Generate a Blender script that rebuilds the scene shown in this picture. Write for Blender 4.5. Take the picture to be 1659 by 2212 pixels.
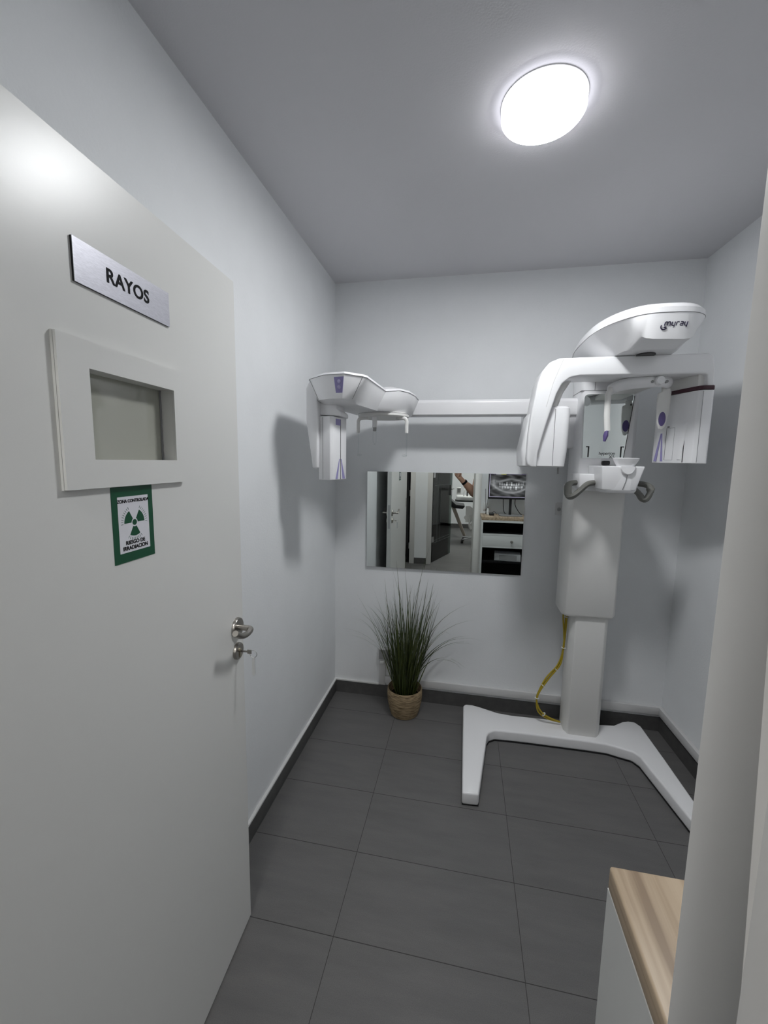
import bpy, bmesh, math, random
from mathutils import Vector, Matrix
random.seed(7)
for o in list(bpy.data.objects): bpy.data.objects.remove(o)
S = bpy.context.scene
COL = S.collection

# ------------------------------------------------------------------ camera, world, exposure
cam_d = bpy.data.cameras.new('camera'); cam = bpy.data.objects.new('camera', cam_d); COL.objects.link(cam)
cam_d.sensor_fit = 'HORIZONTAL'; cam_d.sensor_width = 36.0
cam_d.lens = 897.5769 / 1659 * 36.0
cam_d.clip_start = 0.02; cam_d.clip_end = 60
YAW, PITCH, ROLL = -0.1916, 0.1230, 0.0150
CAM = Vector((0.8068, -2.5266, 1.5409))
fwd = Vector((math.sin(YAW)*math.cos(PITCH), math.cos(YAW)*math.cos(PITCH), -math.sin(PITCH)))
r0 = Vector((math.cos(YAW), -math.sin(YAW), 0)); u0 = r0.cross(fwd)
rr = r0*math.cos(ROLL) + u0*math.sin(ROLL); uu = -r0*math.sin(ROLL) + u0*math.cos(ROLL)
m = Matrix((( rr.x, uu.x, -fwd.x, CAM.x), (rr.y, uu.y, -fwd.y, CAM.y), (rr.z, uu.z, -fwd.z, CAM.z), (0,0,0,1)))
cam.matrix_world = m
S.camera = cam
W = bpy.data.worlds.new('world'); S.world = W; W.use_nodes = True
W.node_tree.nodes['Background'].inputs[0].default_value = (0.8, 0.85, 1, 1)
W.node_tree.nodes['Background'].inputs[1].default_value = 0.0
S.view_settings.view_transform = 'Standard'; S.view_settings.look = 'None'
S.view_settings.exposure = 0.0; S.view_settings.gamma = 1.0; S.view_settings.use_curve_mapping = False
LAMP_POWER = 106.0        # round ceiling panel of the x-ray room
HALL_POWER = 100.0
DENTAL_POWER = 30.0

# ------------------------------------------------------------------ materials
def mat(name, col, rough=0.5, metal=0.0, spec=0.5, coat=0.0, noise=0.0, nscale=40, bump=0.0, bscale=200, trans=0.0, emit=None, estr=0.0, sub=0.0):
    mt = bpy.data.materials.new(name); mt.use_nodes = True
    nt = mt.node_tree; b = nt.nodes['Principled BSDF']
    b.inputs['Base Color'].default_value = (*col, 1); b.inputs['Roughness'].default_value = rough
    b.inputs['Metallic'].default_value = metal; b.inputs['Specular IOR Level'].default_value = spec
    b.inputs['Coat Weight'].default_value = coat; b.inputs['Coat Roughness'].default_value = 0.12
    b.inputs['Transmission Weight'].default_value = trans
    if emit: b.inputs['Emission Color'].default_value = (*emit, 1); b.inputs['Emission Strength'].default_value = estr
    if noise or bump:
        tc = nt.nodes.new('ShaderNodeTexCoord')
    if noise:
        n = nt.nodes.new('ShaderNodeTexNoise'); n.inputs['Scale'].default_value = nscale; n.inputs['Detail'].default_value = 6
        nt.links.new(tc.outputs['Object'], n.inputs['Vector'])
        r = nt.nodes.new('ShaderNodeValToRGB')
        r.color_ramp.elements[0].position = 0.3; r.color_ramp.elements[1].position = 0.7
        r.color_ramp.elements[0].color = (*[max(0, c*(1-noise)) for c in col], 1)
        r.color_ramp.elements[1].color = (*[min(1, c*(1+noise)) for c in col], 1)
        nt.links.new(n.outputs['Fac'], r.inputs['Fac']); nt.links.new(r.outputs['Color'], b.inputs['Base Color'])
    if bump:
        n2 = nt.nodes.new('ShaderNodeTexNoise'); n2.inputs['Scale'].default_value = bscale; n2.inputs['Detail'].default_value = 4
        nt.links.new(tc.outputs['Object'], n2.inputs['Vector'])
        bp = nt.nodes.new('ShaderNodeBump'); bp.inputs['Strength'].default_value = bump; bp.inputs['Distance'].default_value = 0.002
        nt.links.new(n2.outputs['Fac'], bp.inputs['Height']); nt.links.new(bp.outputs['Normal'], b.inputs['Normal'])
    return mt

M = {}
M['wall'] = mat('wall_paint', (0.818, 0.834, 0.848), 0.75, spec=0.3, bump=0.25, bscale=140, noise=0.015, nscale=6)
M['ceiling'] = mat('ceiling_paint', (0.665, 0.660, 0.685), 0.9, spec=0.2, bump=0.2, bscale=180)
M['doorpaint'] = mat('door_lacquer', (0.72, 0.72, 0.70), 0.318, spec=0.5, bump=0.08, bscale=60)
M['jamb'] = mat('jamb_lacquer', (0.72, 0.71, 0.69), 0.45, spec=0.45)
M['machine'] = mat('machine_white', (0.87, 0.87, 0.885), 0.28, spec=0.5, coat=0.25, bump=0.02, bscale=500)
M['machine_cream'] = mat('machine_cream', (0.80, 0.795, 0.775), 0.38, spec=0.5)
M['seam'] = mat('seam_grey', (0.23, 0.23, 0.24), 0.6)
M['black'] = mat('black_plastic', (0.012, 0.012, 0.013), 0.4)
M['blackmatte'] = mat('black_matte', (0.006, 0.006, 0.007), 0.8, spec=0.2)
M['lilac'] = mat('lilac_plastic', (0.30, 0.27, 0.52), 0.4)
M['violet'] = mat('violet_pad', (0.115, 0.085, 0.24), 0.5)
M['maroon'] = mat('maroon_band', (0.045, 0.008, 0.018), 0.45)
M['gripgrey'] = mat('grip_grey', (0.17, 0.17, 0.155), 0.5)
M['trunk'] = mat('trunking_white', (0.66, 0.66, 0.66), 0.5)
M['chrome'] = mat('satin_nickel', (0.42, 0.40, 0.37), 0.28, metal=1.0)
M['mirror'] = mat('mirror_silver', (0.80, 0.84, 0.82), 0.0, metal=1.0)
M['mirroredge'] = mat('mirror_edge', (0.25, 0.29, 0.28), 0.3)
M['yellow'] = mat('yellow_cable', (0.42, 0.31, 0.02), 0.45)
M['tie'] = mat('cable_tie', (0.75, 0.75, 0.72), 0.4)
M['letter'] = mat('lettering_black', (0.006, 0.006, 0.008), 0.7, spec=0.15)
M['logo'] = mat('logo_indigo', (0.02, 0.012, 0.05), 0.45)
M['green'] = mat('sticker_green', (0.006, 0.075, 0.033), 0.35)
M['stickerwhite'] = mat('sticker_white', (0.75, 0.75, 0.80), 0.35)
M['whitepl'] = mat('white_plastic', (0.75, 0.75, 0.74), 0.4)
M['greypl'] = mat('grey_plastic', (0.30, 0.30, 0.30), 0.5)
M['boxgrey'] = mat('device_grey', (0.55, 0.56, 0.57), 0.4)
M['soil'] = mat('pot_inside', (0.012, 0.010, 0.008), 0.95, spec=0.1)
M['skin'] = mat('skin', (0.46, 0.27, 0.19), 0.5, noise=0.06, nscale=30)
M['shirt'] = mat('dark_cloth', (0.03, 0.035, 0.05), 0.9, noise=0.2, nscale=60)
M['trouser'] = mat('navy_cloth', (0.03, 0.03, 0.04), 0.9)
M['hair'] = mat('dark_hair', (0.02, 0.014, 0.01), 0.7)
M['greyleather'] = mat('light_leatherette', (0.60, 0.59, 0.57), 0.45)
M['blackleather'] = mat('black_leatherette', (0.012, 0.012, 0.014), 0.35)
M['steel'] = mat('steel', (0.5, 0.5, 0.5), 0.3, metal=1.0)
M['cabwhite'] = mat('cabinet_white', (0.72, 0.73, 0.72), 0.45)

def lamp_mat(name, col, s):
    mt = bpy.data.materials.new(name); mt.use_nodes = True; nt = mt.node_tree
    for n in list(nt.nodes): nt.nodes.remove(n)
    e = nt.nodes.new('ShaderNodeEmission'); e.inputs[0].default_value = (*col, 1); e.inputs[1].default_value = s
    o = nt.nodes.new('ShaderNodeOutputMaterial'); nt.links.new(e.outputs[0], o.inputs[0]); return mt
M['lamp'] = lamp_mat('lamp_diffuser', (0.975, 0.99, 1.0), LAMP_POWER)
M['lamp_edge'] = lamp_mat('lamp_edge_glow', (0.93, 0.93, 1.0), 4.2)
M['hall_lamp'] = lamp_mat('hall_lamp_diffuser', (1.0, 0.985, 0.95), HALL_POWER)
M['dental_lamp'] = lamp_mat('dental_lamp_diffuser', (1.0, 0.98, 0.95), DENTAL_POWER)

def floor_mat():
    mt = bpy.data.materials.new('floor_tiles'); mt.use_nodes = True; nt = mt.node_tree; b = nt.nodes['Principled BSDF']
    N = nt.nodes.new; L = nt.links.new
    geo = N('ShaderNodeNewGeometry'); sep = N('ShaderNodeSeparateXYZ'); L(geo.outputs['Position'], sep.inputs[0])
    def math_(op, a, bb=None, clamp=False):
        n = N('ShaderNodeMath'); n.operation = op; n.use_clamp = clamp
        for i, v in enumerate((a, bb)):
            if v is None: continue
            if isinstance(v, (int, float)): n.inputs[i].default_value = v
            else: L(v, n.inputs[i])
        return n.outputs[0]
    def cell(s, off, size):
        t = math_('DIVIDE', math_('SUBTRACT', s, off), size)
        fr = math_('FRACT', t); fl = math_('FLOOR', t)
        d = math_('MULTIPLY', math_('SUBTRACT', 0.5, math_('ABSOLUTE', math_('SUBTRACT', fr, 0.5))), size)
        return d, fl
    dx, fx = cell(sep.outputs['X'], 0.4417, 0.5984)
    dy, fy = cell(sep.outputs['Y'], -0.7987, 0.3017)
    gx = math_('LESS_THAN', dx, 0.0011); gy = math_('LESS_THAN', dy, 0.0013)
    g = math_('MAXIMUM', gx, gy)
    comb = N('ShaderNodeCombineXYZ'); L(fx, comb.inputs[0]); L(fy, comb.inputs[1])
    wn = N('ShaderNodeTexWhiteNoise'); L(comb.outputs[0], wn.inputs['Vector'])
    mp = N('ShaderNodeMapping'); mp.inputs['Scale'].default_value = (2.2, 11, 1); L(geo.outputs['Position'], mp.inputs['Vector'])
    ad = N('ShaderNodeVectorMath'); ad.operation = 'ADD'; L(mp.outputs[0], ad.inputs[0])
    sc = N('ShaderNodeVectorMath'); sc.operation = 'SCALE'; sc.inputs['Scale'].default_value = 17.0; L(wn.outputs['Color'], sc.inputs[0]); L(sc.outputs[0], ad.inputs[1])
    n1 = N('ShaderNodeTexNoise'); n1.inputs['Scale'].default_value = 1.6; n1.inputs['Detail'].default_value = 9; n1.inputs['Roughness'].default_value = 0.62; L(ad.outputs[0], n1.inputs['Vector'])
    n2 = N('ShaderNodeTexNoise'); n2.inputs['Scale'].default_value = 420; n2.inputs['Detail'].default_value = 2; L(geo.outputs['Position'], n2.inputs['Vector'])
    rp = N('ShaderNodeValToRGB'); rp.color_ramp.elements[0].position = 0.3; rp.color_ramp.elements[1].position = 0.72
    rp.color_ramp.elements[0].color = (0.126, 0.124, 0.123, 1); rp.color_ramp.elements[1].color = (0.156, 0.153, 0.150, 1)
    L(n1.outputs['Fac'], rp.inputs['Fac'])
    mx = N('ShaderNodeMix'); mx.data_type = 'RGBA'; mx.blend_type = 'MULTIPLY'; mx.inputs['Factor'].default_value = 0.35
    L(rp.outputs['Color'], mx.inputs['A'])
    r2 = N('ShaderNodeValToRGB'); r2.color_ramp.elements[0].position = 0.35; r2.color_ramp.elements[1].position = 0.65
    r2.color_ramp.elements[0].color = (0.55, 0.55, 0.55, 1); L(n2.outputs['Fac'], r2.inputs['Fac']); L(r2.outputs['Color'], mx.inputs['B'])
    mg = N('ShaderNodeMix'); mg.data_type = 'RGBA'; L(g, mg.inputs['Factor']); L(mx.outputs['Result'], mg.inputs['A']); mg.inputs['B'].default_value = (0.03, 0.029, 0.028, 1)
    L(mg.outputs['Result'], b.inputs['Base Color'])
    b.inputs['Roughness'].default_value = 0.5; b.inputs['Specular IOR Level'].default_value = 0.42
    bp = N('ShaderNodeBump'); bp.inputs['Strength'].default_value = 0.35; bp.inputs['Distance'].default_value = 0.001
    L(n2.outputs['Fac'], bp.inputs['Height']); L(bp.outputs['Normal'], b.inputs['Normal'])
    return mt
M['floor'] = floor_mat()
M['basebd'] = mat('baseboard_tile', (0.085, 0.084, 0.083), 0.5, noise=0.15, nscale=25)

def wood_mat():
    mt = bpy.data.materials.new('oak_laminate'); mt.use_nodes = True; nt = mt.node_tree; b = nt.nodes['Principled BSDF']
    N = nt.nodes.new; L = nt.links.new
    tc = N('ShaderNodeNewGeometry'); mp = N('ShaderNodeMapping'); mp.inputs['Scale'].default_value = (38, 1.5, 38); mp.inputs['Rotation'].default_value = (0, 0, 0.16)
    L(tc.outputs['Position'], mp.inputs['Vector'])
    n = N('ShaderNodeTexNoise'); n.inputs['Scale'].default_value = 1.5; n.inputs['Detail'].default_value = 5; n.inputs['Distortion'].default_value = 0.35; L(mp.outputs[0], n.inputs['Vector'])
    r = N('ShaderNodeValToRGB'); e = r.color_ramp.elements
    e[0].position = 0.3; e[0].color = (0.26, 0.185, 0.12, 1); e[1].position = 0.62; e[1].color = (0.52, 0.41, 0.29, 1)
    k = e.new(0.44); k.color = (0.41, 0.31, 0.21, 1)
    L(n.outputs['Fac'], r.inputs['Fac']); L(r.outputs['Color'], b.inputs['Base Color']); b.inputs['Roughness'].default_value = 0.4
    return mt
M['wood'] = wood_mat()

def brushed_mat():
    mt = bpy.data.materials.new('brushed_aluminium'); mt.use_nodes = True; nt = mt.node_tree; b = nt.nodes['Principled BSDF']
    N = nt.nodes.new; L = nt.links.new
    tc = N('ShaderNodeTexCoord'); mp = N('ShaderNodeMapping'); mp.inputs['Scale'].default_value = (60, 60, 640); L(tc.outputs['Object'], mp.inputs['Vector'])
    n = N('ShaderNodeTexNoise'); n.inputs['Scale'].default_value = 2.0; n.inputs['Detail'].default_value = 5; L(mp.outputs[0], n.inputs['Vector'])
    r = N('ShaderNodeValToRGB'); r.color_ramp.elements[0].position = 0.3; r.color_ramp.elements[1].position = 0.7
    r.color_ramp.elements[0].color = (0.46, 0.46, 0.51, 1); r.color_ramp.elements[1].color = (0.60, 0.60, 0.655, 1)
    L(n.outputs['Fac'], r.inputs['Fac']); L(r.outputs['Color'], b.inputs['Base Color'])
    b.inputs['Metallic'].default_value = 0.55; b.inputs['Roughness'].default_value = 0.42
    return mt
M['brushed'] = brushed_mat()

def basket_mat():
    mt = bpy.data.materials.new('seagrass_weave'); mt.use_nodes = True; nt = mt.node_tree; b = nt.nodes['Principled BSDF']
    N = nt.nodes.new; L = nt.links.new
    tc = N('ShaderNodeTexCoord'); mp = N('ShaderNodeMapping'); mp.inputs['Scale'].default_value = (16, 16, 95); L(tc.outputs['Object'], mp.inputs['Vector'])
    n = N('ShaderNodeTexNoise'); n.inputs['Scale'].default_value = 1.6; n.inputs['Detail'].default_value = 5; L(mp.outputs[0], n.inputs['Vector'])
    r = N('ShaderNodeValToRGB'); e = r.color_ramp.elements; e[0].position = 0.3; e[0].color = (0.11, 0.075, 0.04, 1); e[1].position = 0.66; e[1].color = (0.40, 0.30, 0.175, 1)
    L(n.outputs['Fac'], r.inputs['Fac']); L(r.outputs['Color'], b.inputs['Base Color']); b.inputs['Roughness'].default_value = 0.85
    bp = N('ShaderNodeBump'); bp.inputs['Strength'].default_value = 0.7; bp.inputs['Distance'].default_value = 0.004
    L(n.outputs['Fac'], bp.inputs['Height']); L(bp.outputs['Normal'], b.inputs['Normal'])
    return mt
M['basket'] = basket_mat()

def leaf_mat():
    mt = bpy.data.materials.new('grass_blade'); mt.use_nodes = True; nt = mt.node_tree; b = nt.nodes['Principled BSDF']
    N = nt.nodes.new; L = nt.links.new
    at = N('ShaderNodeAttribute'); at.attribute_name = 'tint'
    r = N('ShaderNodeValToRGB'); e = r.color_ramp.elements; e[0].color = (0.012, 0.020, 0.006, 1); e[1].color = (0.15, 0.165, 0.045, 1)
    k = e.new(0.55); k.color = (0.055, 0.078, 0.018, 1)
    L(at.outputs['Fac'], r.inputs['Fac']); L(r.outputs['Color'], b.inputs['Base Color']); b.inputs['Roughness'].default_value = 0.45
    return mt
M['leaf'] = leaf_mat()

def attr_emit_mat(name, attr, s):
    mt = bpy.data.materials.new(name); mt.use_nodes = True; nt = mt.node_tree; b = nt.nodes['Principled BSDF']
    at = nt.nodes.new('ShaderNodeAttribute'); at.attribute_name = attr
    b.inputs['Base Color'].default_value = (0.01, 0.01, 0.01, 1); b.inputs['Roughness'].default_value = 0.3
    nt.links.new(at.outputs['Color'], b.inputs['Emission Color']); b.inputs['Emission Strength'].default_value = s
    return mt
M['screen'] = attr_emit_mat('monitor_screen', 'picture', 0.9)

def glass_mat(name, tint, gloss=0.12, rough=0.02):
    mt = bpy.data.materials.new(name); mt.use_nodes = True; nt = mt.node_tree
    for n in list(nt.nodes): nt.nodes.remove(n)
    t = nt.nodes.new('ShaderNodeBsdfTransparent'); t.inputs[0].default_value = (*tint, 1)
    g = nt.nodes.new('ShaderNodeBsdfGlossy'); g.inputs['Roughness'].default_value = rough
    fr = nt.nodes.new('ShaderNodeFresnel'); fr.inputs['IOR'].default_value = 1.5
    mx = nt.nodes.new('ShaderNodeMixShader'); o = nt.nodes.new('ShaderNodeOutputMaterial')
    nt.links.new(fr.outputs[0], mx.inputs[0]); nt.links.new(t.outputs[0], mx.inputs[1]); nt.links.new(g.outputs[0], mx.inputs[2]); nt.links.new(mx.outputs[0], o.inputs[0])
    return mt
M['glass'] = glass_mat('window_glass', (0.80, 0.82, 0.74))
def frosted_mat(name, tint, mixf):
    mt = glass_mat(name, tint); nt = mt.node_tree
    d = nt.nodes.new('ShaderNodeBsdfDiffuse'); d.inputs[0].default_value = (0.50, 0.505, 0.44, 1)
    m2 = nt.nodes.new('ShaderNodeMixShader'); m2.inputs[0].default_value = mixf
    mx = [n for n in nt.nodes if n.type == 'MIX_SHADER' and n != m2][0]; t = [n for n in nt.nodes if n.type == 'BSDF_TRANSPARENT'][0]
    nt.links.new(t.outputs[0], m2.inputs[1]); nt.links.new(d.outputs[0], m2.inputs[2]); nt.links.new(m2.outputs[0], mx.inputs[1])
    return mt
M['leadglass'] = frosted_mat('lead_glass', (0.8, 0.8, 0.7), 0.75)
M['smoke'] = glass_mat('smoked_glass', (0.42, 0.50, 0.47))
M['clear'] = glass_mat('clear_plastic', (0.97, 0.98, 0.98))

_f = [n for n in M['clear'].node_tree.nodes if n.type == 'FRESNEL'][0]; _f.inputs['IOR'].default_value = 1.12
# ------------------------------------------------------------------ builders
MAT = {}      # object name -> world matrix
class MB:
    def __init__(s): s.bm = bmesh.new()
    def box(s, x0, x1, y0, y1, z0, z1, rot=None, about=None):
        vs = [s.bm.verts.new((x, y, z)) for z in (z0, z1) for x, y in ((x0, y0), (x1, y0), (x1, y1), (x0, y1))]
        for f in ((3,2,1,0), (4,5,6,7), (0,1,5,4), (1,2,6,5), (2,3,7,6), (3,0,4,7)): s.bm.faces.new([vs[i] for i in f])
        if rot is not None:
            bmesh.ops.rotate(s.bm, verts=vs, cent=about or Vector(((x0+x1)/2, (y0+y1)/2, (z0+z1)/2)), matrix=rot)
        return s
    def layers(s, rings, cap=True):
        R = [[s.bm.verts.new(p) for p in r] for r in rings]; n = len(R[0])
        for a, b in zip(R, R[1:]):
            for i in range(n):
                j = (i+1) % n; s.bm.faces.new((a[i], a[j], b[j], b[i]))
        if cap: s.bm.faces.new(R[0][::-1]); s.bm.faces.new(R[-1])
        return s
    def prism(s, poly, axis, a, b):
        f = {'x': lambda p, t: (t, p[0], p[1]), 'y': lambda p, t: (p[0], t, p[1]), 'z': lambda p, t: (p[0], p[1], t)}[axis]
        return s.layers([[f(p, a) for p in poly], [f(p, b) for p in poly]])
    def lathe(s, prof, c=(0,0,0), n=32, axis='z', closed=False):
        rings = []
        for r, h in prof:
            ring = []
            for i in range(n):
                a = 2*math.pi*i/n; u, v = r*math.cos(a), r*math.sin(a)
                p = {'z': (u, v, h), 'x': (h, u, v), 'y': (v, h, u)}[axis]
                ring.append((c[0]+p[0], c[1]+p[1], c[2]+p[2]))
            rings.append(ring)
        return s.layers(rings, cap=not closed)
    def tube(s, pts, r, n=10, flat=1.0, up=None, radii=None, closed=False):
        pts = [Vector(p) for p in pts]; rings = []; prev = None; N_ = len(pts)
        for i, p in enumerate(pts):
            if closed: t = (pts[(i+1) % N_] - pts[i-1]).normalized()
            else: t = (pts[min(i+1, N_-1)] - pts[max(i-1, 0)]).normalized()
            if up is not None: a = Vector(up)
            elif prev is not None: a = prev
            else: a = Vector((0,0,1)) if abs(t.z) < 0.9 else Vector((1,0,0))
            a = (a - t*a.dot(t)).normalized(); prev = a; b_ = t.cross(a)
            q = radii[i] if radii else r
            rings.append([tuple(p + a*q*math.cos(2*math.pi*k/n) + b_*q*flat*math.sin(2*math.pi*k/n)) for k in range(n)])
        if closed: rings.append(rings[0])
        return s.layers(rings, cap=not closed)
    def bevel(s, w, seg=3, ang=30):
        bmesh.ops.remove_doubles(s.bm, verts=s.bm.verts, dist=1e-6)
        bmesh.ops.recalc_face_normals(s.bm, faces=s.bm.faces)
        es = [e for e in s.bm.edges if len(e.link_faces) == 2 and e.calc_face_angle(0) > math.radians(ang)]
        bmesh.ops.bevel(s.bm, geom=es, offset=w, segments=seg, profile=0.5, affect='EDGES', clamp_overlap=True)
        return s
def catmull(pts, k=6, closed=False):
    P = [Vector(p) for p in pts]; n = len(P); out = []
    for i in range(n if closed else n-1):
        if closed: a, b, c, d = P[i-1], P[i], P[(i+1) % n], P[(i+2) % n]
        else: a, b, c, d = P[max(i-1,0)], P[i], P[i+1], P[min(i+2,n-1)]
        for j in range(k):
            t = j/k
            out.append(0.5*((2*b) + (c-a)*t + (2*a-5*b+4*c-d)*t*t + (-a+3*b-3*c+d)*t**3))
    if not closed: out.append(P[-1])
    return out
def props(o, label=None, cat=None, group=None, kind=None):
    if label: o['label'] = label
    if cat: o['category'] = cat
    if group: o['group'] = group
    if kind: o['kind'] = kind
    return o
def empty(name, loc=(0,0,0), label=None, cat=None, rotz=0, group=None, kind=None):
    o = bpy.data.objects.new(name, None); COL.objects.link(o); o.location = loc; o.rotation_euler = (0,0,rotz); o.empty_display_size = 0.05
    MAT[o.name] = Matrix.Translation(loc) @ Matrix.Rotation(rotz, 4, 'Z')
    return props(o, label, cat, group, kind)
def build(name, mb, mt, parent=None, label=None, cat=None, group=None, kind=None, smooth=35, local=False, bevel=None, seg=3):
    if bevel: mb.bevel(bevel, seg)
    bm = mb.bm
    bmesh.ops.remove_doubles(bm, verts=bm.verts, dist=1e-6)
    bmesh.ops.recalc_face_normals(bm, faces=bm.faces)
    me = bpy.data.meshes.new(name); o = bpy.data.objects.new(name, me); COL.objects.link(o)
    W_ = MAT[parent.name] if parent else Matrix.Identity(4)
    if parent:
        o.parent = parent; MAT[o.name] = W_.copy()
        if not local: bm.transform(W_.inverted())
    else:                                # a single-mesh thing gets its origin at its own base
        mn = Vector([min(v.co[i] for v in bm.verts) for i in range(3)]); mx_ = Vector([max(v.co[i] for v in bm.verts) for i in range(3)])
        c = Vector(((mn.x+mx_.x)/2, (mn.y+mx_.y)/2, mn.z)); bm.transform(Matrix.Translation(-c)); o.location = c
        MAT[o.name] = Matrix.Translation(c)
    bm.to_mesh(me); bm.free()
    if isinstance(mt, (list, tuple)):
        for q in mt: me.materials.append(q)
    else: me.materials.append(mt)
    if smooth:
        for p in me.polygons: p.use_smooth = True
        me.set_sharp_from_angle(angle=math.radians(smooth))
    return props(o, label, cat, group, kind)
def text(name, body, size, mt, parent, mw, bold=0.0, align='CENTER', ext=0.0004, space=1.0, sx=1.0):
    c = bpy.data.curves.new(name, 'FONT'); c.body = body; c.size = size; c.align_x = align; c.align_y = 'CENTER'; c.extrude = ext; c.offset = bold; c.space_character = space
    o = bpy.data.objects.new(name, c); COL.objects.link(o); c.materials.append(mt); o.parent = parent
    dg = bpy.context.evaluated_depsgraph_get(); me = bpy.data.meshes.new_from_object(o.evaluated_get(dg)); me.name = name
    bpy.data.objects.remove(o); bpy.data.curves.remove(c); o = bpy.data.objects.new(name, me); COL.objects.link(o); o.parent = parent
    if not me.materials: me.materials.append(mt)
    me.transform(MAT[parent.name].inverted() @ mw @ Matrix.Diagonal((sx, 1, 1, 1)))
    return o
def frame(origin, xdir, ydir):
    x = Vector(xdir).normalized(); y = Vector(ydir).normalized(); z = x.cross(y)
    return Matrix(((x.x, y.x, z.x, origin[0]), (x.y, y.y, z.y, origin[1]), (x.z, y.z, z.z, origin[2]), (0,0,0,1)))
def circle(cx, cy, r, n=24, a0=0, a1=2*math.pi):
    return [(cx + r*math.cos(a0+(a1-a0)*i/n), cy + r*math.sin(a0+(a1-a0)*i/n)) for i in range(n + (0 if a1-a0 > 6.28 else 1))]
def rrect(x0, x1, y0, y1, r, n=5):
    out = []
    for cx, cy, a in ((x1-r, y0+r, -90), (x1-r, y1-r, 0), (x0+r, y1-r, 90), (x0+r, y0+r, 180)):
        for i in range(n+1):
            t = math.radians(a + 90*i/n); out.append((cx + r*math.cos(t), cy + r*math.sin(t)))
    return out
def smooth_poly(pts, k=4): return [(p.x, p.y) for p in catmull([(a, b, 0) for a, b in pts], k, True)]

# ------------------------------------------------------------------ setting: the x-ray room
H = 2.5872; WD = 1.9749; RA = 0.0338; YF = -2.25; YH = -2.40; YO = -3.66
XL, XR = 0.17, 0.958          # opening of the x-ray doorway
def wall_r(y): return WD + math.tan(RA)*(-y)
def st(name, mb, mt, **k): return build(name, mb, mt, kind='structure', **k)
st('floor', MB().box(-1.6, 3.2, -7.6, 0.12, -0.1, 0), M['floor'])
st('ceiling', MB().box(-1.6, 3.2, -7.6, 0.12, H, H+0.1), M['ceiling'])
st('wall_back', MB().box(-0.12, 2.2, 0, 0.12, 0, H), M['wall'])
st('wall_left', MB().box(-0.12, 0, YF, 0, 0, H), M['wall'])
st('wall_right', MB().prism([(WD, 0), (WD+0.12, 0), (wall_r(YF)+0.12, YF), (wall_r(YF), YF)], 'z', 0, H), M['wall'])
fw = MB().box(-1.4, XL-0.03, YH, YF, 0, H).box(XR+0.012, 2.9, YH, YF, 0, H).box(XL-0.03, XR+0.012, YH, YF, 2.075, H)
st('wall_front', fw, M['wall'])
# door lining: rebate, stop and casing
tr = MB()
tr.box(XR, XR+0.012, YH, YF, 0, 2.06).box(XR-0.007, XR, YH, -2.318, 0, 2.05)
tr.box(XL-0.03, XL, YH, YF, 0, 2.06).box(XL, XL+0.007, YH, -2.318, 0, 2.05)
tr.box(XL-0.03, XR+0.012, YH, YF, 2.06, 2.075).box(XL, XR, YH, -2.318, 2.047, 2.06)
tr.box(XR+0.008, XR+0.075, YF, YF+0.012, 0, 2.12).box(XL-0.09, XL-0.012, YF, YF+0.012, 0, 2.12).box(XL-0.012, XR+0.008, YF, YF+0.012, 2.068, 2.12)
tr.box(XR+0.008, XR+0.075, YH-0.012, YH, 0, 2.12).box(XL-0.09, XL-0.012, YH-0.012, YH, 0, 2.12).box(XL-0.012, XR+0.008, YH-0.012, YH, 2.068, 2.12)
st('trim_1', tr, M['jamb'], bevel=0.0015, seg=2)
hb, tb = 0.083, 0.010
st('baseboard_left', MB().box(0, tb, YF, 0, 0, hb), M['basebd'], bevel=0.002, seg=2)
bb = MB()
xs = [0.0, 0.63, 0.88, 1.42, 1.98]
bb.box(0, 1.975, -tb+0.003, 0, 0, hb-0.001)
for a, b in zip(xs, xs[1:]): bb.box(a+0.0006, b-0.0006, -tb, -tb+0.004, 0, hb)
st('baseboard_back', bb, M['basebd'])
st('baseboard_right', MB().prism([(WD-tb, 0), (WD, 0), (wall_r(-1.9), -1.9), (wall_r(-1.9)-tb, -1.9)], 'z', 0, hb), M['basebd'])
st('trim_2', MB().box(0.0, 0.0125, YF, 0, hb, hb+0.008).box(0.0126, 0.30, -0.0125, 0, hb, hb+0.008), M['whitepl'])
# cable trunking on the wall above the baseboard
st('trim_3', MB().box(0.345, WD, -0.020, 0, 0.104, 0.150).box(0.302, 0.345, -0.018, 0, 0.088, 0.262), M['trunk'], bevel=0.002, seg=2)
st('trim_4', MB().prism([(WD-0.022, -0.0205), (WD, -0.0205), (wall_r(-1.9), -1.9), (wall_r(-1.9)-0.022, -1.9)], 'z', 0.104, 0.150), M['trunk'], bevel=0.002, seg=2)

# ------------------------------------------------------------------ setting: hallway and treatment room seen in the mirror
DKL, DKR = -0.70, 0.086       # dark doorway
GL, GR = 0.413, 1.30          # glass door opening
ow = MB().box(-1.4, DKL-0.07, YO-0.10, YO, 0, H).box(DKR+0.073, GL-0.07, YO-0.10, YO, 0, H).box(GR+0.07, 2.9, YO-0.10, YO, 0, H)
ow.box(DKL-0.07, DKR+0.073, YO-0.10, YO, 2.12, H).box(GL-0.07, GR+0.07, YO-0.10, YO, 2.12, H)
st('wall_hallway', ow, M['wall'])
st('wall_hall_end_left', MB().box(-1.5, -1.4, YO-0.1, YF, 0, H), M['wall'])
st('wall_hall_end_right', MB().box(2.8, 2.9, YO-0.1, YF, 0, H), M['wall'])
st('baseboard_hallway', MB().box(DKR+0.075, GL-0.072, YO, YO+0.010, 0, 0.09).box(GR+0.072, 2.8, YO, YO+0.010, 0, 0.09), M['basebd'])
j = MB()
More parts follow.
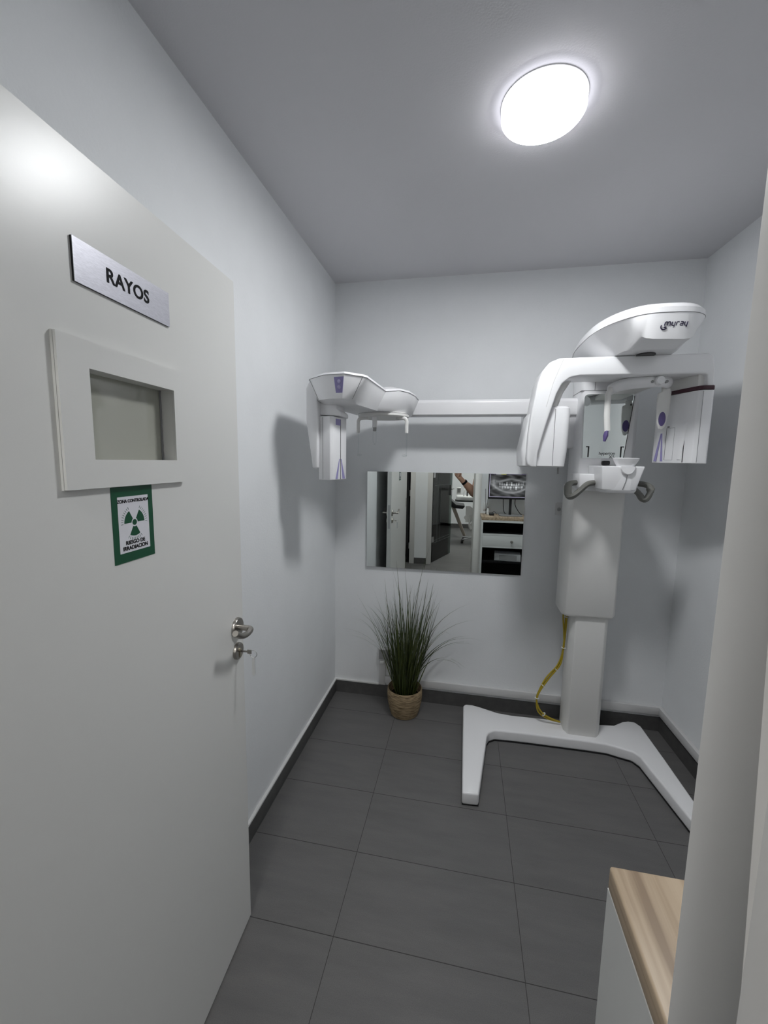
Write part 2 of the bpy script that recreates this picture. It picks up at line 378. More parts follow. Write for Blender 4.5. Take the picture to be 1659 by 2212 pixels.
for a, b in ((DKR, DKR+0.073), (DKL-0.07, DKL), (GL-0.07, GL), (GR, GR+0.07)): j.box(a, b, YO-0.115, YO+0.014, 0, 2.05)
j.box(DKL-0.07, DKR+0.073, YO-0.115, YO+0.014, 2.05, 2.12).box(GL-0.07, GR+0.07, YO-0.115, YO+0.014, 2.05, 2.12)
st('trim_5', j, M['jamb'], bevel=0.003, seg=2)
DY = -7.30
st('wall_treatment_back', MB().box(-1.5, 3.1, DY-0.1, DY, 0, H), M['wall'])
st('wall_treatment_left', MB().box(0.10, 0.20, DY, YO-0.1, 0, H), M['wall'])
st('wall_treatment_right', MB().box(3.0, 3.1, DY, YO-0.1, 0, H), M['wall'])
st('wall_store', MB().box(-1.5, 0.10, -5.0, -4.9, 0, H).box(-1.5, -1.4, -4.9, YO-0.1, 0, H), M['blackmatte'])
st('baseboard_treatment', MB().box(0.2, 3.0, DY, DY+0.012, 0, 0.10), M['basebd'])
d2 = empty('door_2', (DKR, YO-0.05, 0.0), 'dark glazed door closing the unlit room across the hallway', 'door', kind='structure')
build('leaf', MB().box(DKL+0.002, DKR-0.002, YO-0.075, YO-0.035, 0.008, 2.045), M['blackmatte'], d2)
build('glazing', MB().box(DKL+0.05, DKR-0.03, YO-0.036, YO-0.032, 0.05, 2.0), mat('black_glass', (0.004,0.004,0.005), 0.05), d2)
for z in (0.22, 1.02, 1.82): build('hinge', MB().box(DKR-0.016, DKR-0.003, YO-0.034, YO-0.024, z, z+0.09), M['steel'], d2)
# smoked glass door standing open into the treatment room
gang = math.atan2(-4.47+3.72, 0.677-0.413)
d3 = empty('door_3', (GL+0.004, -3.72, 0), 'smoked glass door with etched lines standing open into the treatment room', 'door', rotz=gang, kind='structure')
GW = 0.80
build('leaf', MB().box(0, GW, -0.005, 0.005, 0.012, 2.04), M['smoke'], d3, local=True)
et = MB()
for x in (0.16, 0.19, 0.30): et.box(x, x+0.004, 0.0055, 0.0065, 0.30, 1.9)
for z in (0.30, 0.34): et.box(0.06, GW-0.06, 0.0055, 0.0065, z, z+0.004)
et.box(0.06, GW-0.06, 0.0055, 0.0065, 1.18, 1.184)
build('etched_line', et, mat('etched_glass', (0.16, 0.19, 0.18), 0.6), d3, local=True)
for z in (0.32, 1.30, 1.75): build('hinge', MB().box(-0.008, 0.05, -0.012, 0.012, z, z+0.085), M['steel'], d3, local=True)
hd = MB().box(GW-0.075, GW-0.03, -0.02, 0.02, 0.99, 1.16).tube([(GW-0.052, 0.02, 1.10), (GW-0.052, 0.055, 1.10), (GW-0.10, 0.06, 1.10), (GW-0.16, 0.058, 1.10)], 0.009)
build('handle', hd, M['steel'], d3, local=True)

# ------------------------------------------------------------------ ceiling lamps
def round_lamp(name, c, r, label, m_, room_group=None):
    t = empty(name, (c[0], c[1], H-0.04), label, 'ceiling light')
    build('rim', MB().lathe([(r+0.002, H), (r+0.002, H-0.003), (r-0.004, H-0.003), (r-0.004, H)], (c[0], c[1], 0), 64), M['whitepl'], t)
    build('glowing_edge', MB().lathe([(r-0.003, H-0.0035), (r, H-0.006), (r, H-0.032), (r-0.003, H-0.0345)], (c[0], c[1], 0), 64, closed=True), M['lamp_edge'], t)
    build('diffuser', MB().lathe([(r-0.003, H-0.0342), (r-0.004, H-0.036), (r-0.010, H-0.0365)], (c[0], c[1], 0), 64), m_, t)
    return t
round_lamp('ceiling_lamp', (0.9895, -1.113), 0.1185, 'bright round white panel lamp on the ceiling of the x-ray room', M['lamp'])
round_lamp('ceiling_lamp', (0.35, -3.05), 0.11, 'round panel lamp on the hallway ceiling behind the doorway', M['hall_lamp'])
tl = empty('ceiling_light_panel', (1.4, -5.6, H-0.02), 'square panel light on the treatment room ceiling', 'ceiling light')
build('frame', MB().box(1.08, 1.72, -5.92, -5.28, H-0.014, H), M['whitepl'], tl)
build('diffuser', MB().box(1.10, 1.70, -5.90, -5.30, H-0.02, H-0.014), M['dental_lamp'], tl)

# ------------------------------------------------------------------ the open door
DW = 0.82; DDY = 0.0498
DF = Vector((0.1497, -1.401, 0)); DD = Vector((math.sin(DDY), -math.cos(DDY), 0)); HP = DF + DD*DW
dang = math.atan2(-DD.y, -DD.x)          # local +x: hinge to free edge; face towards the room at local y = 0
d1 = empty('door_1', (HP.x, HP.y, 0), 'white door with a small lead glass window, standing open on the left', 'door', rotz=dang, kind='structure')
def L(s): return DW - s                   # s measured from the free edge
wx0, wx1, wz0, wz1 = L(0.5184), L(0.2983), 1.535, 1.686
lf = MB()
for x0, x1, z0, z1 in ((0, wx0, 0.008, 2.03), (wx1, DW, 0.008, 2.03), (wx0, wx1, 0.008, wz0), (wx0, wx1, wz1, 2.03)): lf.box(x0, x1, 0, 0.040, z0, z1)
bmesh.ops.remove_doubles(lf.bm, verts=lf.bm.verts, dist=1e-5)
build('leaf', lf, M['doorpaint'], d1, local=True)
# observation window frame: two stacked boards mitred round the opening
fx0, fx1, fz0, fz1 = L(0.5775), L(0.268), 1.4855, 1.7318
wf = MB()
for yy0, yy1, g in ((-0.0045, 0.0, 0.0), (-0.0095, -0.0048, -0.0006)):
    for x0, x1, z0, z1 in ((fx0-g, wx0, fz0-g, fz1+g), (wx1, fx1+g, fz0-g, fz1+g), (wx0, wx1, fz0-g, wz0), (wx0, wx1, wz1, fz1+g)): wf.box(x0, x1, yy0, yy1, z0, z1)
build('window_frame', wf, M['doorpaint'], d1, local=True)
build('window_frame', MB().box(fx0, wx0, 0.04, 0.062, fz0, fz1).box(wx1, fx1, 0.04, 0.062, fz0, fz1).box(wx0, wx1, 0.04, 0.062, fz0, wz0).box(wx0, wx1, 0.04, 0.062, wz1, fz1), M['doorpaint'], d1, local=True)
build('window_pane', MB().box(wx0, wx1, 0.024, 0.030, wz0, wz1), M['leadglass'], d1, local=True)
# paint line of sealant along one side of the pane
sl = MB(); pts = [(wx1-0.002-0.002*random.random(), 0.0225, wz0+ (wz1-wz0)*i/14) for i in range(15)]; sl.tube(pts, 0.0018, 6)
build('sealant_bead', sl, M['seam'], d1, local=True)
for z in (0.20, 1.02, 1.80): build('hinge', MB().lathe([(0.007, z), (0.007, z+0.10)], (-0.006, 0.002, 0), 16), M['chrome'], d1, local=True)
def rose(z, r, side):
    c = (L(0.040), 0, z); y = -1 if side else 1; o = 0 if side else 0.04
    return MB().lathe([(r, o), (r, o+y*0.006), (r-0.002, o+y*0.009), (0.010, o+y*0.009)], c, 36, 'y')
hx = L(0.040)
for side in (1, 0):
    y = -1 if side else 1; o = 0 if side else 0.04
    rz = build('handle_rose', rose(1.040, 0.0295, side), M['chrome'], d1, local=True)
    lv = MB().tube(catmull([(hx, o+y*0.006, 1.040), (hx, o+y*0.028, 1.040), (hx-0.003, o+y*0.044, 1.040), (hx-0.012, o+y*0.050, 1.039), (hx-0.035, o+y*0.049, 1.036), (hx-0.065, o+y*0.048, 1.044), (hx-0.100, o+y*0.050, 1.066)], 5), 0.0086, 12)
    build('lever', lv, M['chrome'], rz, local=True)
    ec = build('lock_escutcheon', rose(0.966, 0.0255, side), M['chrome'], d1, local=True)
    build('lock_cylinder', MB().prism([(hx + a*0.8, 0.964 + b_) for a, b_ in circle(0, 0.004, 0.0075, 16)] , 'y', o+y*0.012, o+y*0.006).box(hx-0.004, hx+0.004, min(o+y*0.006, o+y*0.0118), max(o+y*0.006, o+y*0.0118), 0.948, 0.964), mat('brass_nickel', (0.55, 0.5, 0.4), 0.3, metal=1.0), ec, local=True)
build('latch_plate', MB().box(DW-0.001, DW+0.0012, 0.009, 0.031, 0.89, 1.12), M['steel'], d1, local=True)

# key with ring and tag in the lock
kl = (L(0.040), -0.010, 0.966)
kroot = empty('key', (d1.matrix_world if False else MAT['door_1'] @ Vector(kl)), 'small key in the door lock with a ring and a clear tag hanging from it', 'key', rotz=dang)
KM = MAT[kroot.name].inverted() @ MAT['door_1']
def klocal(mb): mb.bm.transform(KM); return mb
build('shank', klocal(MB().box(hx-0.0012, hx+0.0012, -0.034, -0.012, 0.9635, 0.9685).box(hx-0.0011, hx+0.0011, -0.046, -0.033, 0.960, 0.972)), M['chrome'], kroot, local=True)
ringp = [(hx, -0.052 + 0.011*math.cos(a), 0.960 + 0.011*math.sin(a)) for a in [2*math.pi*i/24 for i in range(24)]]
build('ring', klocal(MB().tube(ringp, 0.0009, 6, closed=True)), M['steel'], kroot, local=True)
build('tag', klocal(MB().prism([(-0.057, 0.949), (-0.049, 0.949), (-0.047, 0.900), (-0.050, 0.893), (-0.055, 0.893), (-0.058, 0.900)], 'x', hx-0.003, hx-0.001)), mat('frosted_tag', (0.62, 0.63, 0.64), 0.35), kroot, local=True)

# door sign and warning sticker (things fixed on the door)
DM = MAT['door_1']
def on_door(name, s0, z0, label, cat):
    return empty(name, DM @ Vector((L(s0), 0, z0)), label, cat, rotz=dang)
def shift(mb, root): mb.bm.transform(MAT[root.name].inverted() @ DM); return mb
sg = on_door('door_sign', 0.411, 1.820, 'brushed metal sign reading RAYOS on the open white door', 'sign')
build('backing', shift(MB().box(L(0.529), L(0.294), -0.0030, 0.0, 1.820, 1.889), sg), M['black'], sg, local=True)
build('plate', shift(MB().box(L(0.529), L(0.294), -0.0042, -0.0031, 1.820, 1.889), sg), M['brushed'], sg, local=True)
dn = DM.to_3x3()
def dframe(s, z, y): return frame(DM @ Vector((L(s), y, z)), dn @ Vector((1,0,0)), (0,0,1))
text('lettering', 'RAYOS', 0.0335, M['letter'], sg, dframe(0.4100, 1.8555, -0.0046), bold=0.0008, ext=0.0002, space=1.04)
ws = on_door('warning_sticker', 0.426, 1.339, 'green bordered sticker with a radiation trefoil under the door window', 'sign')
build('border', shift(MB().box(L(0.481), L(0.3735), -0.0010, 0.0, 1.339, 1.4845), ws), M['green'], ws, local=True)
build('panel', shift(MB().box(L(0.4675), L(0.387), -0.0013, -0.0010, 1.3575, 1.4655), ws), M['stickerwhite'], ws, local=True)
tf = MB(); tcx, tcz = L(0.427), 1.414
for a in (90+60, 90-60, -90):
    a0, a1 = math.radians(a-30), math.radians(a+30)
    poly = circle(tcx, tcz, 0.0265, 10, a0, a1) + circle(tcx, tcz, 0.0085, 5, a1, a0)
    tf.prism(poly, 'y', -0.0017, -0.0013)
tf.prism(circle(tcx, tcz, 0.0058, 20), 'y', -0.0017, -0.0013)
for a in (150, 30, -90):                                   # short rays beyond each blade
    for q in range(-4, 5):
        b_ = math.radians(a + q*8.0); p0 = Vector((tcx + 0.0295*math.cos(b_), 0, tcz + 0.0295*math.sin(b_)))
        r1 = 0.0345; p1 = Vector((tcx + r1*math.cos(b_), 0, tcz + r1*math.sin(b_))); nn = Vector((-math.sin(b_), 0, math.cos(b_)))*0.00035
        tf.prism([(p0.x-nn.x, p0.z-nn.z), (p0.x+nn.x, p0.z+nn.z), (p1.x+nn.x, p1.z+nn.z), (p1.x-nn.x, p1.z-nn.z)], 'y', -0.0016, -0.0013)
build('trefoil', shift(tf, ws), M['green'], ws, local=True, smooth=0)
text('lettering', 'ZONA CONTROLADA', 0.0087, M['letter'], ws, dframe(0.427, 1.4565, -0.0016), bold=0.00022, ext=0.0002, sx=0.94)
text('lettering', 'RIESGO DE\nIRRADIACION', 0.0105, M['letter'], ws, dframe(0.427, 1.3705, -0.0016), bold=0.00026, ext=0.0002)

# ------------------------------------------------------------------ wall mirror
MT = 0.010; mcx = 0.6815
mr = empty('wall_mirror', (mcx, -0.009, 0.8755), 'frameless rectangular mirror on the back wall above the plant', 'mirror', rotz=MT)
build('backing', MB().box(-0.4685, 0.4685, -0.001, 0.003, 0.001, 0.5975), M['mirroredge'], mr, local=True)
build('glass', MB().box(-0.469, 0.469, -0.005, -0.001, 0, 0.5985), M['mirror'], mr, local=True, smooth=0)

# ------------------------------------------------------------------ potted grass
px_, py_ = 0.492, -0.150
pt = empty('potted_grass', (px_, py_, 0), 'tall artificial grass in a woven seagrass basket by the back wall', 'plant')
build('basket', MB().lathe([(0.070, 0.0), (0.082, 0.004), (0.094, 0.04), (0.104, 0.09), (0.107, 0.13), (0.105, 0.165), (0.1015, 0.172), (0.098, 0.165), (0.099, 0.12), (0.09, 0.10)], (px_, py_, 0), 48), M['basket'], pt)
build('soil', MB().lathe([(0.0985, 0.105), (0.09, 0.118), (0.03, 0.122)], (px_, py_, 0), 32), M['soil'], pt)
bm = bmesh.new(); tint = bm.verts.layers.float.new('tint')
def blade(x, y, z, az, lean, ln, w, droop, tn):
    n = 11; wob = random.gauss(0, 0.7); P = []; p = Vector((x, y, z)); th = lean
    for i in range(n+1):
        P.append(p.copy()); f = i/n
        th += droop*(0.25+1.5*f)/n
        az += wob/n
        d = Vector((math.sin(th)*math.cos(az), math.sin(th)*math.sin(az), math.cos(th))); p = p + d*(ln/n)
        if p.y > -0.022: p.y = -0.022 - 0.002*random.random()
        p.x = max(p.x, 0.02)
    sd = Vector((-math.sin(az), math.cos(az), 0)); q = random.uniform(-1, 1)
    sd = (sd + Vector((math.cos(az), math.sin(az), 0))*q).normalized()
    rows = []
    for i, pp in enumerate(P):
        f = i/n; ww = w*(0.65+0.6*f if f < 0.4 else 0.89*(1-f)/0.6+0.03)
        a = bm.verts.new(pp - sd*ww); c = bm.verts.new(pp + sd*ww); a[tint] = c[tint] = min(1, max(0, tn + random.uniform(-.06, .06)))
        if a.co.y > -0.0205: a.co.y = -0.0205
        if c.co.y > -0.0205: c.co.y = -0.0205
        rows.append((a, c))
    for (a, b2), (c, d2_) in zip(rows, rows[1:]): bm.faces.new((a, b2, d2_, c))
for i in range(250):
    a0 = random.uniform(0, 2*math.pi); r_ = 0.058*math.sqrt(random.random())
    az = a0 + random.uniform(-0.5, 0.5); f = random.random()
    ln = random.choice([random.uniform(0.25, 0.45), random.uniform(0.42, 0.62), random.uniform(0.5, 0.74)])
    blade(px_ + r_*math.cos(a0), py_ + r_*math.sin(a0), 0.115, az, 0.02 + 4.1*r_*random.uniform(0.4, 1.4), ln, random.uniform(0.0025, 0.0048), random.uniform(0.02, 1.5)*f*f, random.betavariate(2, 2.6))
def dirb(dx, h, ln, dr, lean, w=0.0036):
    az = 0.0 if dx > 0 else math.pi
    blade(px_ + 0.02*dx, py_ + random.uniform(-.05, .05), 0.12, az + random.uniform(-.35, .35), lean, ln, w, dr, random.uniform(0.25, 0.6))
for k in range(4): dirb(-1, 0, random.uniform(0.52, 0.62), random.uniform(1.2, 1.6), random.uniform(0.22, 0.32))
for k in range(3): dirb(-1, 0, random.uniform(0.62, 0.72), random.uniform(0.7, 1.2), random.uniform(0.16, 0.24))
for k in range(7): dirb(1, 0, random.uniform(0.52, 0.64), random.uniform(1.2, 1.8), random.uniform(0.2, 0.3))
for k in range(4): dirb(1, 0, random.uniform(0.66, 0.76), random.uniform(0.8, 1.5), random.uniform(0.08, 0.2))
for k in range(5): blade(px_-0.01+0.01*k, py_+random.uniform(-.03, .02), 0.12, random.choice([math.pi, math.pi*1.1, 0.2]), 0.02, random.uniform(0.78, 0.92), 0.0046, random.uniform(0.1, 0.3), 0.45)
fm = MB(); fm.bm.free(); fm.bm = bm
build('foliage', fm, M['leaf'], pt, smooth=0)

# small sockets on the wall
so = empty('wall_socket', (0.325, 0, 0.262), 'white surface socket on the wall half hidden behind the grass', 'socket')
build('box', MB().box(0.295, 0.375, -0.030, 0, 0.262, 0.342), M['trunk'], so, bevel=0.004)
build('face', MB().box(0.303, 0.367, -0.033, -0.030, 0.270, 0.334), M['greypl'], so)
build('plug', MB().box(0.312, 0.340, -0.046, -0.028, 0.244, 0.262), M['whitepl'], so, bevel=0.004)

# ------------------------------------------------------------------ panoramic x-ray machine
X = empty('panoramic_xray_machine', (1.48, -0.19, 0), 'tall white panoramic dental x-ray machine standing in the right back corner', 'x-ray machine')
base = [(0.846,-0.785),(0.846,-0.10),(0.860,-0.080),(0.900,-0.078),(0.95,-0.092),(1.045,-0.128),(1.12,-0.136),(1.30,-0.130),(1.60,-0.120),(1.69,-0.108),(1.75,-0.062),(1.785,-0.048),(1.822,-0.050),(1.842,-0.085),(1.852,-0.35),(1.862,-0.775),(1.80,-0.785),(1.735,-0.36),(1.712,-0.325),(1.665,-0.312),(1.60,-0.292),(1.50,-0.290),(1.20,-0.293),(1.085,-0.297),(1.02,-0.303),(0.990,-0.325),(0.975,-0.36),(0.920,-0.780)]
bl = MB().prism(base, 'z', 0.004, 0.064)
build('base', bl, M['machine'], X, bevel=0.010, seg=4)
build('base_gasket', MB().prism([(x*0.998+0.003, y*0.99-0.004) for x, y in base], 'z', 0.0, 0.005), M['black'], X)
# lower column with chamfered front corners
lc = [(1.395,-0.118),(1.395,-0.215),(1.412,-0.250),(1.556,-0.250),(1.580,-0.218),(1.580,-0.118)]
col_o = build('lower_column', MB().prism(lc, 'z', 0.060, 0.80), M['machine_cream'], X, bevel=0.006)
sv = [(1.352,-0.075),(1.335,-0.11),(1.335,-0.235),(1.352,-0.268),(1.585,-0.268),(1.603,-0.235),(1.603,-0.10),(1.59,-0.075)]
def shr(p, d): return [(x + (d if x < 1.47 else -d), y + (d if y < -0.17 else -d)) for x, y in p]
sl_ = MB().layers([[(x, y, 0.738) for x, y in shr(sv, 0.006)], [(x, y, 0.752) for x, y in sv], [(x, y, 1.43) for x, y in sv]])
build('column_sleeve', sl_, M['machine_cream'], X, bevel=0.005)
build('wall_bracket', MB().box(1.322, 1.40, -0.010, 0, 1.245, 1.315).box(1.362, 1.40, -0.08, -0.010, 1.25, 1.31), M['trunk'], X, bevel=0.002)
build('bracket_bolt', MB().lathe([(0.011, -0.010), (0.011, -0.016), (0.006, -0.018)], (1.340, 0, 1.279), 6, 'y'), M['greypl'], X)
# carriage: upper body in front of the column, carrying the little mirror
cg = [(1.352,-0.10),(1.352,-0.262),(1.362,-0.282),(1.600,-0.282),(1.625,-0.25),(1.625,-0.10)]
cgm = MB().layers([[(x, y, 1.405) for x, y in shr(cg, 0.004)], [(x, y, 1.415) for x, y in cg], [(x, y, 2.06) for x, y in cg]])
carr = build('carriage', cgm, M['machine'], X, bevel=0.006)
build('seam', MB().box(1.351, 1.6255, -0.2832, -0.11, 1.895, 1.8975).box(1.41, 1.412, -0.2834, -0.2815, 1.8975, 1.945).box(1.41, 1.50, -0.2834, -0.2815, 1.944, 1.946), M['seam'], carr)
mp_ = [(1.3745,1.568),(1.5630,1.5695),(1.5900,1.868),(1.588,1.876),(1.580,1.882),(1.380,1.877),(1.370,1.872),(1.366,1.862)]
build('positioning_mirror', MB().prism(mp_, 'y', -0.2855, -0.2825), M['mirror'], X, smooth=0)
ed = MB().tube([(1.563,-0.2852,1.5695),(1.577,-0.2852,1.72),(1.5900,-0.2852,1.868)], 0.0018, 6)
build('mirror_edge', ed, M['black'], X)
text('mirror_lettering', 'hyperion', 0.021, M['letter'], X, frame((1.487,-0.2862,1.592), (1,0,0.01), (0,0,1)), bold=0.0001, ext=0.0002)
text('mirror_lettering', 'X5', 0.021, M['letter'], X, frame((1.510,-0.2862,1.5755), (1,0,0.01), (0,0,1)), bold=0.0001, ext=0.0002)
build('carriage_knob', MB().prism(rrect(1.466, 1.500, 1.535, 1.556, 0.006), 'y', -0.30, -0.28), M['black'], X)
build('alignment_mark', MB().box(1.398, 1.404, -0.2868, -0.2855, 1.573, 1.627).box(1.389, 1.404, -0.2868, -0.2855, 1.622, 1.627), M['black'], X)
build('alignment_mark', MB().box(1.546, 1.552, -0.2868, -0.2855, 1.573, 1.627).box(1.546, 1.562, -0.2868, -0.2855, 1.622, 1.627), M['black'], X)
build('alignment_mark', MB().box(1.5745, 1.580, -0.2868, -0.2855, 1.822, 1.830), M['black'], X)
# chin rest block
cr = [(1.335,-0.27),(1.33,-0.33),(1.345,-0.375),(1.412,-0.405),(1.412,-0.498),(1.425,-0.515),(1.52,-0.520),(1.556,-0.505),(1.585,-0.42),(1.622,-0.36),(1.625,-0.27)]
def sc(p, c, k): return [(c[0]+(x-c[0])*k, c[1]+(y-c[1])*k) for x, y in p]
build('chin_rest_support', MB().layers([[(x, y, 1.412) for x, y in sc(cr, (1.48,-0.36), 0.90)], [(x, y, 1.424) for x, y in sc(cr, (1.48,-0.36), 0.97)], [(x, y, 1.492) for x, y in cr]]), M['machine'], X, bevel=0.004)
cb = MB().layers([[(x, y, 1.425) for x, y in ((1.410,-0.30),(1.410,-0.512),(1.548,-0.512),(1.565,-0.30))], [(x, y, 1.532) for x, y in ((1.400,-0.30),(1.400,-0.522),(1.575,-0.522),(1.600,-0.30))]])
chb = build('chin_rest_box', cb, M['machine'], X, bevel=0.005)
build('seam', MB().tube([(1.5085,-0.5228,1.534),(1.507,-0.5222,1.50),(1.502,-0.5195,1.465),(1.492,-0.5165,1.428)], 0.0012, 6), M['seam'], chb)
cup = MB(); ring_o = []; ring_i = []
prof = []
for zt, k in ((1.508, 0.45), (1.535, 0.72), (1.556, 0.96), (1.567, 1.04)):
    prof.append([(1.502 + k*0.052*math.cos(a), -0.500 + k*0.036*math.sin(a) , zt) for a in [2*math.pi*i/28 for i in range(28)]])
prof += [[(1.502 + k*0.052*math.cos(a), -0.500 + k*0.036*math.sin(a) , zt) for a in [2*math.pi*i/28 for i in range(28)]] for zt, k in ((1.569, 0.98), (1.560, 0.88), (1.545, 0.6))]
build('chin_cup', MB().layers(prof), M['machine'], X)
build('chin_tongue', MB().layers([[(1.505 + k*0.030*math.cos(a), y, 1.532 + k*0.038*math.sin(a)) for a in [math.pi + math.pi*i/14 for i in range(15)]] for k, y in ((1.0, -0.518), (1.0, -0.527), (0.9, -0.530))]), M['machine'], X)
# hand grips
def grip(pts, lab): return build('hand_grip', MB().tube(catmull(pts, 5), 0.0130, 10, flat=1.35, up=(0,0.3,1)), M['gripgrey'], X)
grip([(1.415,-0.39,1.452),(1.372,-0.425,1.446),(1.338,-0.435,1.415),(1.308,-0.438,1.388),(1.292,-0.425,1.385),(1.291,-0.405,1.415),(1.302,-0.375,1.442),(1.345,-0.34,1.448)], 'l')
grip([(1.575,-0.34,1.448),(1.60,-0.375,1.452),(1.632,-0.425,1.444),(1.634,-0.445,1.42),(1.618,-0.450,1.386),(1.604,-0.445,1.384),(1.586,-0.435,1.412),(1.568,-0.40,1.435)], 'r')
# overhead arm
rim = [(1.36,-0.10),(1.318,-0.20),(1.302,-0.33),(1.300,-0.46),(1.306,-0.58),(1.332,-0.690),(1.378,-0.770),(1.430,-0.808),(1.500,-0.816),(1.575,-0.806),(1.630,-0.765),(1.655,-0.700),(1.662,-0.58),(1.668,-0.46),(1.665,-0.33),(1.650,-0.20),(1.61,-0.10)]
mid = [(1.375,-0.10,2.040),(1.335,-0.20,2.043),(1.318,-0.33,2.045),(1.318,-0.45,2.045),(1.330,-0.565,2.043),(1.358,-0.665,2.040),(1.400,-0.745,2.034),(1.434,-0.790,1.999),(1.505,-0.797,1.992),(1.580,-0.787,1.994),(1.612,-0.75,2.026),(1.635,-0.685,2.035),(1.645,-0.58,2.04),(1.650,-0.46,2.04),(1.648,-0.33,2.04),(1.635,-0.20,2.04),(1.595,-0.10,2.04)]
bot = [(1.42,-0.10),(1.40,-0.20),(1.39,-0.33),(1.39,-0.45),(1.393,-0.56),(1.397,-0.64),(1.408,-0.672),(1.430,-0.680),(1.50,-0.685),(1.575,-0.680),(1.592,-0.668),(1.600,-0.64),(1.605,-0.56),(1.607,-0.45),(1.605,-0.33),(1.595,-0.20),(1.57,-0.10)]
cc = (1.485,-0.45)
rings = [[(x, y, 1.984) for x, y in bot], mid, [(x, y, 2.078) for x, y in rim], [(x, y, 2.079) for x, y in rim],
         [(x, y, 2.098) for x, y in sc(rim, cc, 0.995)], [(x, y, 2.116) for x, y in sc(rim, cc, 0.94)], [(x, y, 2.124) for x, y in sc(rim, cc, 0.80)], [(x, y, 2.128) for x, y in sc(rim, cc, 0.3)]]
rings = [[tuple(p) for p in catmull(r, 3, True)] for r in rings]
oh = build('overhead_arm', MB().layers(rings), M['machine'], X, smooth=28)
smo = [tuple(p) for p in catmull([(x, y, 2.0785) for x, y in sc(rim, cc, 1.0005)], 3, True)]
build('seam', MB().tube(smo, 0.0011, 6, closed=True), M['seam'], oh)
build('swivel_joint', MB().lathe([(0.034, 1.979), (0.034, 1.990)], (1.505, -0.61, 0), 40), M['black'], X)
# logo strokes on the front of the arm
lgN = Vector((0.08, -1, -0.22)).normalized()
lgx = Vector((1, 0.075, 0.0)).normalized(); lgy = lgx.cross(Vector((0,1,0.22)).normalized()); lgy = Vector((0, -0.27, 1)); lgy = (lgy - lgx*lgy.dot(lgx)).normalized()
LG = frame((1.4795, -0.8082, 2.035), lgx, lgy) @ Matrix.Diagonal((0.77, 0.84, 1, 1))
def strokes(lines, r):
    mb = MB()
    for ln in lines:
        P = [LG @ Vector((a + 0.12*b, b, 0.0)) for a, b in ln]; mb.tube(P, r, 8)
    return mb
def arc(cx, cy, rx, ry, a0, a1, n=10): return [(cx + rx*math.cos(math.radians(a0+(a1-a0)*i/n)), cy + ry*math.sin(math.radians(a0+(a1-a0)*i/n))) for i in range(n+1)]
xh = 0.0145; w_ = 0.0125
lines = []
x = 0.006
lines.append([(x, 0)] + [(x, xh*0.75)] + arc(x+0.006, xh-0.004, 0.006, 0.004, 180, 0) + [(x+0.012, 0.001)]); lines.append([(x+0.012, xh*0.7)] + arc(x+0.018, xh-0.004, 0.006, 0.004, 180, 0) + [(x+0.024, -0.001)])
def ylet(x): return [[(x, xh)] + [(x, 0.004)] + arc(x+0.004, 0.004, 0.004, 0.004, 180, 270, 4) + [(x+0.011, 0)], [(x+0.012, xh), (x+0.012, -0.004)] + arc(x+0.008, -0.004, 0.004, 0.003, 0, -80, 4)]
lines += ylet(x+0.031)
x2 = x+0.050; lines.append([(x2, 0), (x2, xh*0.7)] + arc(x2+0.005, xh-0.005, 0.005, 0.005, 180, 90, 4) + [(x2+0.010, xh)])
x3 = x2+0.0165; lines.append([(x3, xh), (x3+0.008, xh)] + arc(x3+0.008, xh-0.004, 0.004, 0.004, 90, 0, 4) + [(x3+0.012, 0), (x3+0.003, 0)] + arc(x3+0.003, 0.0035, 0.0035, 0.0035, 270, 90, 6) + [(x3+0.012, 0.007)])
lines += ylet(x3+0.0185)
build('logo', strokes(lines, 0.0016), M['logo'], oh)
build('logo', strokes([arc(0.007, -0.002, 0.0145, 0.0135, 165, 325, 14), arc(0.011, -0.0015, 0.006, 0.006, 215, 330, 8)], 0.0019), M['logo'], oh)
# rotating C arm
co = [(1.180,1.982),(1.140,1.966),(1.112,1.930),(1.096,1.880),(1.078,1.76),(1.068,1.66),(1.066,1.56),(1.072,1.532),(1.088,1.522),(1.112,1.522),(1.112,1.58),(1.124,1.64),(1.146,1.73),(1.176,1.836),(1.196,1.878),(1.224,1.900),(1.262,1.908),(1.728,1.906),(1.738,1.898),(1.742,1.855),(1.768,1.855),(1.764,1.92),(1.755,1.970),(1.738,1.984)]
ca = build('rotating_arm', MB().prism(co, 'y', -0.60, -0.44), M['machine'], X, bevel=0.007)
build('seam', MB().tube([(1.196,-0.6005,1.981),(1.184,-0.6005,1.950),(1.160,-0.6005,1.885),(1.136,-0.6005,1.78)], 0.0010, 6), M['whitepl'], ca)
th = MB().layers([[(x, y, 1.528) for x, y in rrect(1.052, 1.236, -0.572, -0.36, 0.03)], [(x, y, 1.523) for x, y in rrect(1.062, 1.228, -0.562, -0.37, 0.03)]][::-1] +
                 [[(x, y, 1.60) for x, y in rrect(1.046, 1.243, -0.574, -0.355, 0.03)], [(x, y, 1.755) for x, y in rrect(1.075, 1.247, -0.572, -0.36, 0.03)], [(x, y, 1.780) for x, y in rrect(1.095, 1.245, -0.568, -0.365, 0.03)], [(x, y, 1.789) for x, y in rrect(1.115, 1.236, -0.555, -0.38, 0.025)]])
tub = build('tube_head', th, M['machine'], X, smooth=40)
build('seam', MB().box(1.1795, 1.1812, -0.5752, -0.45, 1.530, 1.775), M['seam'], tub)
build('indicator', MB().lathe([(0.0035, -0.573), (0.0035, -0.5775)], (1.122, 0, 1.571), 12, 'y'), M['whitepl'], tub)
build('collimator_pin', MB().lathe([(0.005, 1.492), (0.005, 1.525)], (1.222, -0.50, 0), 10), M['greypl'], X)
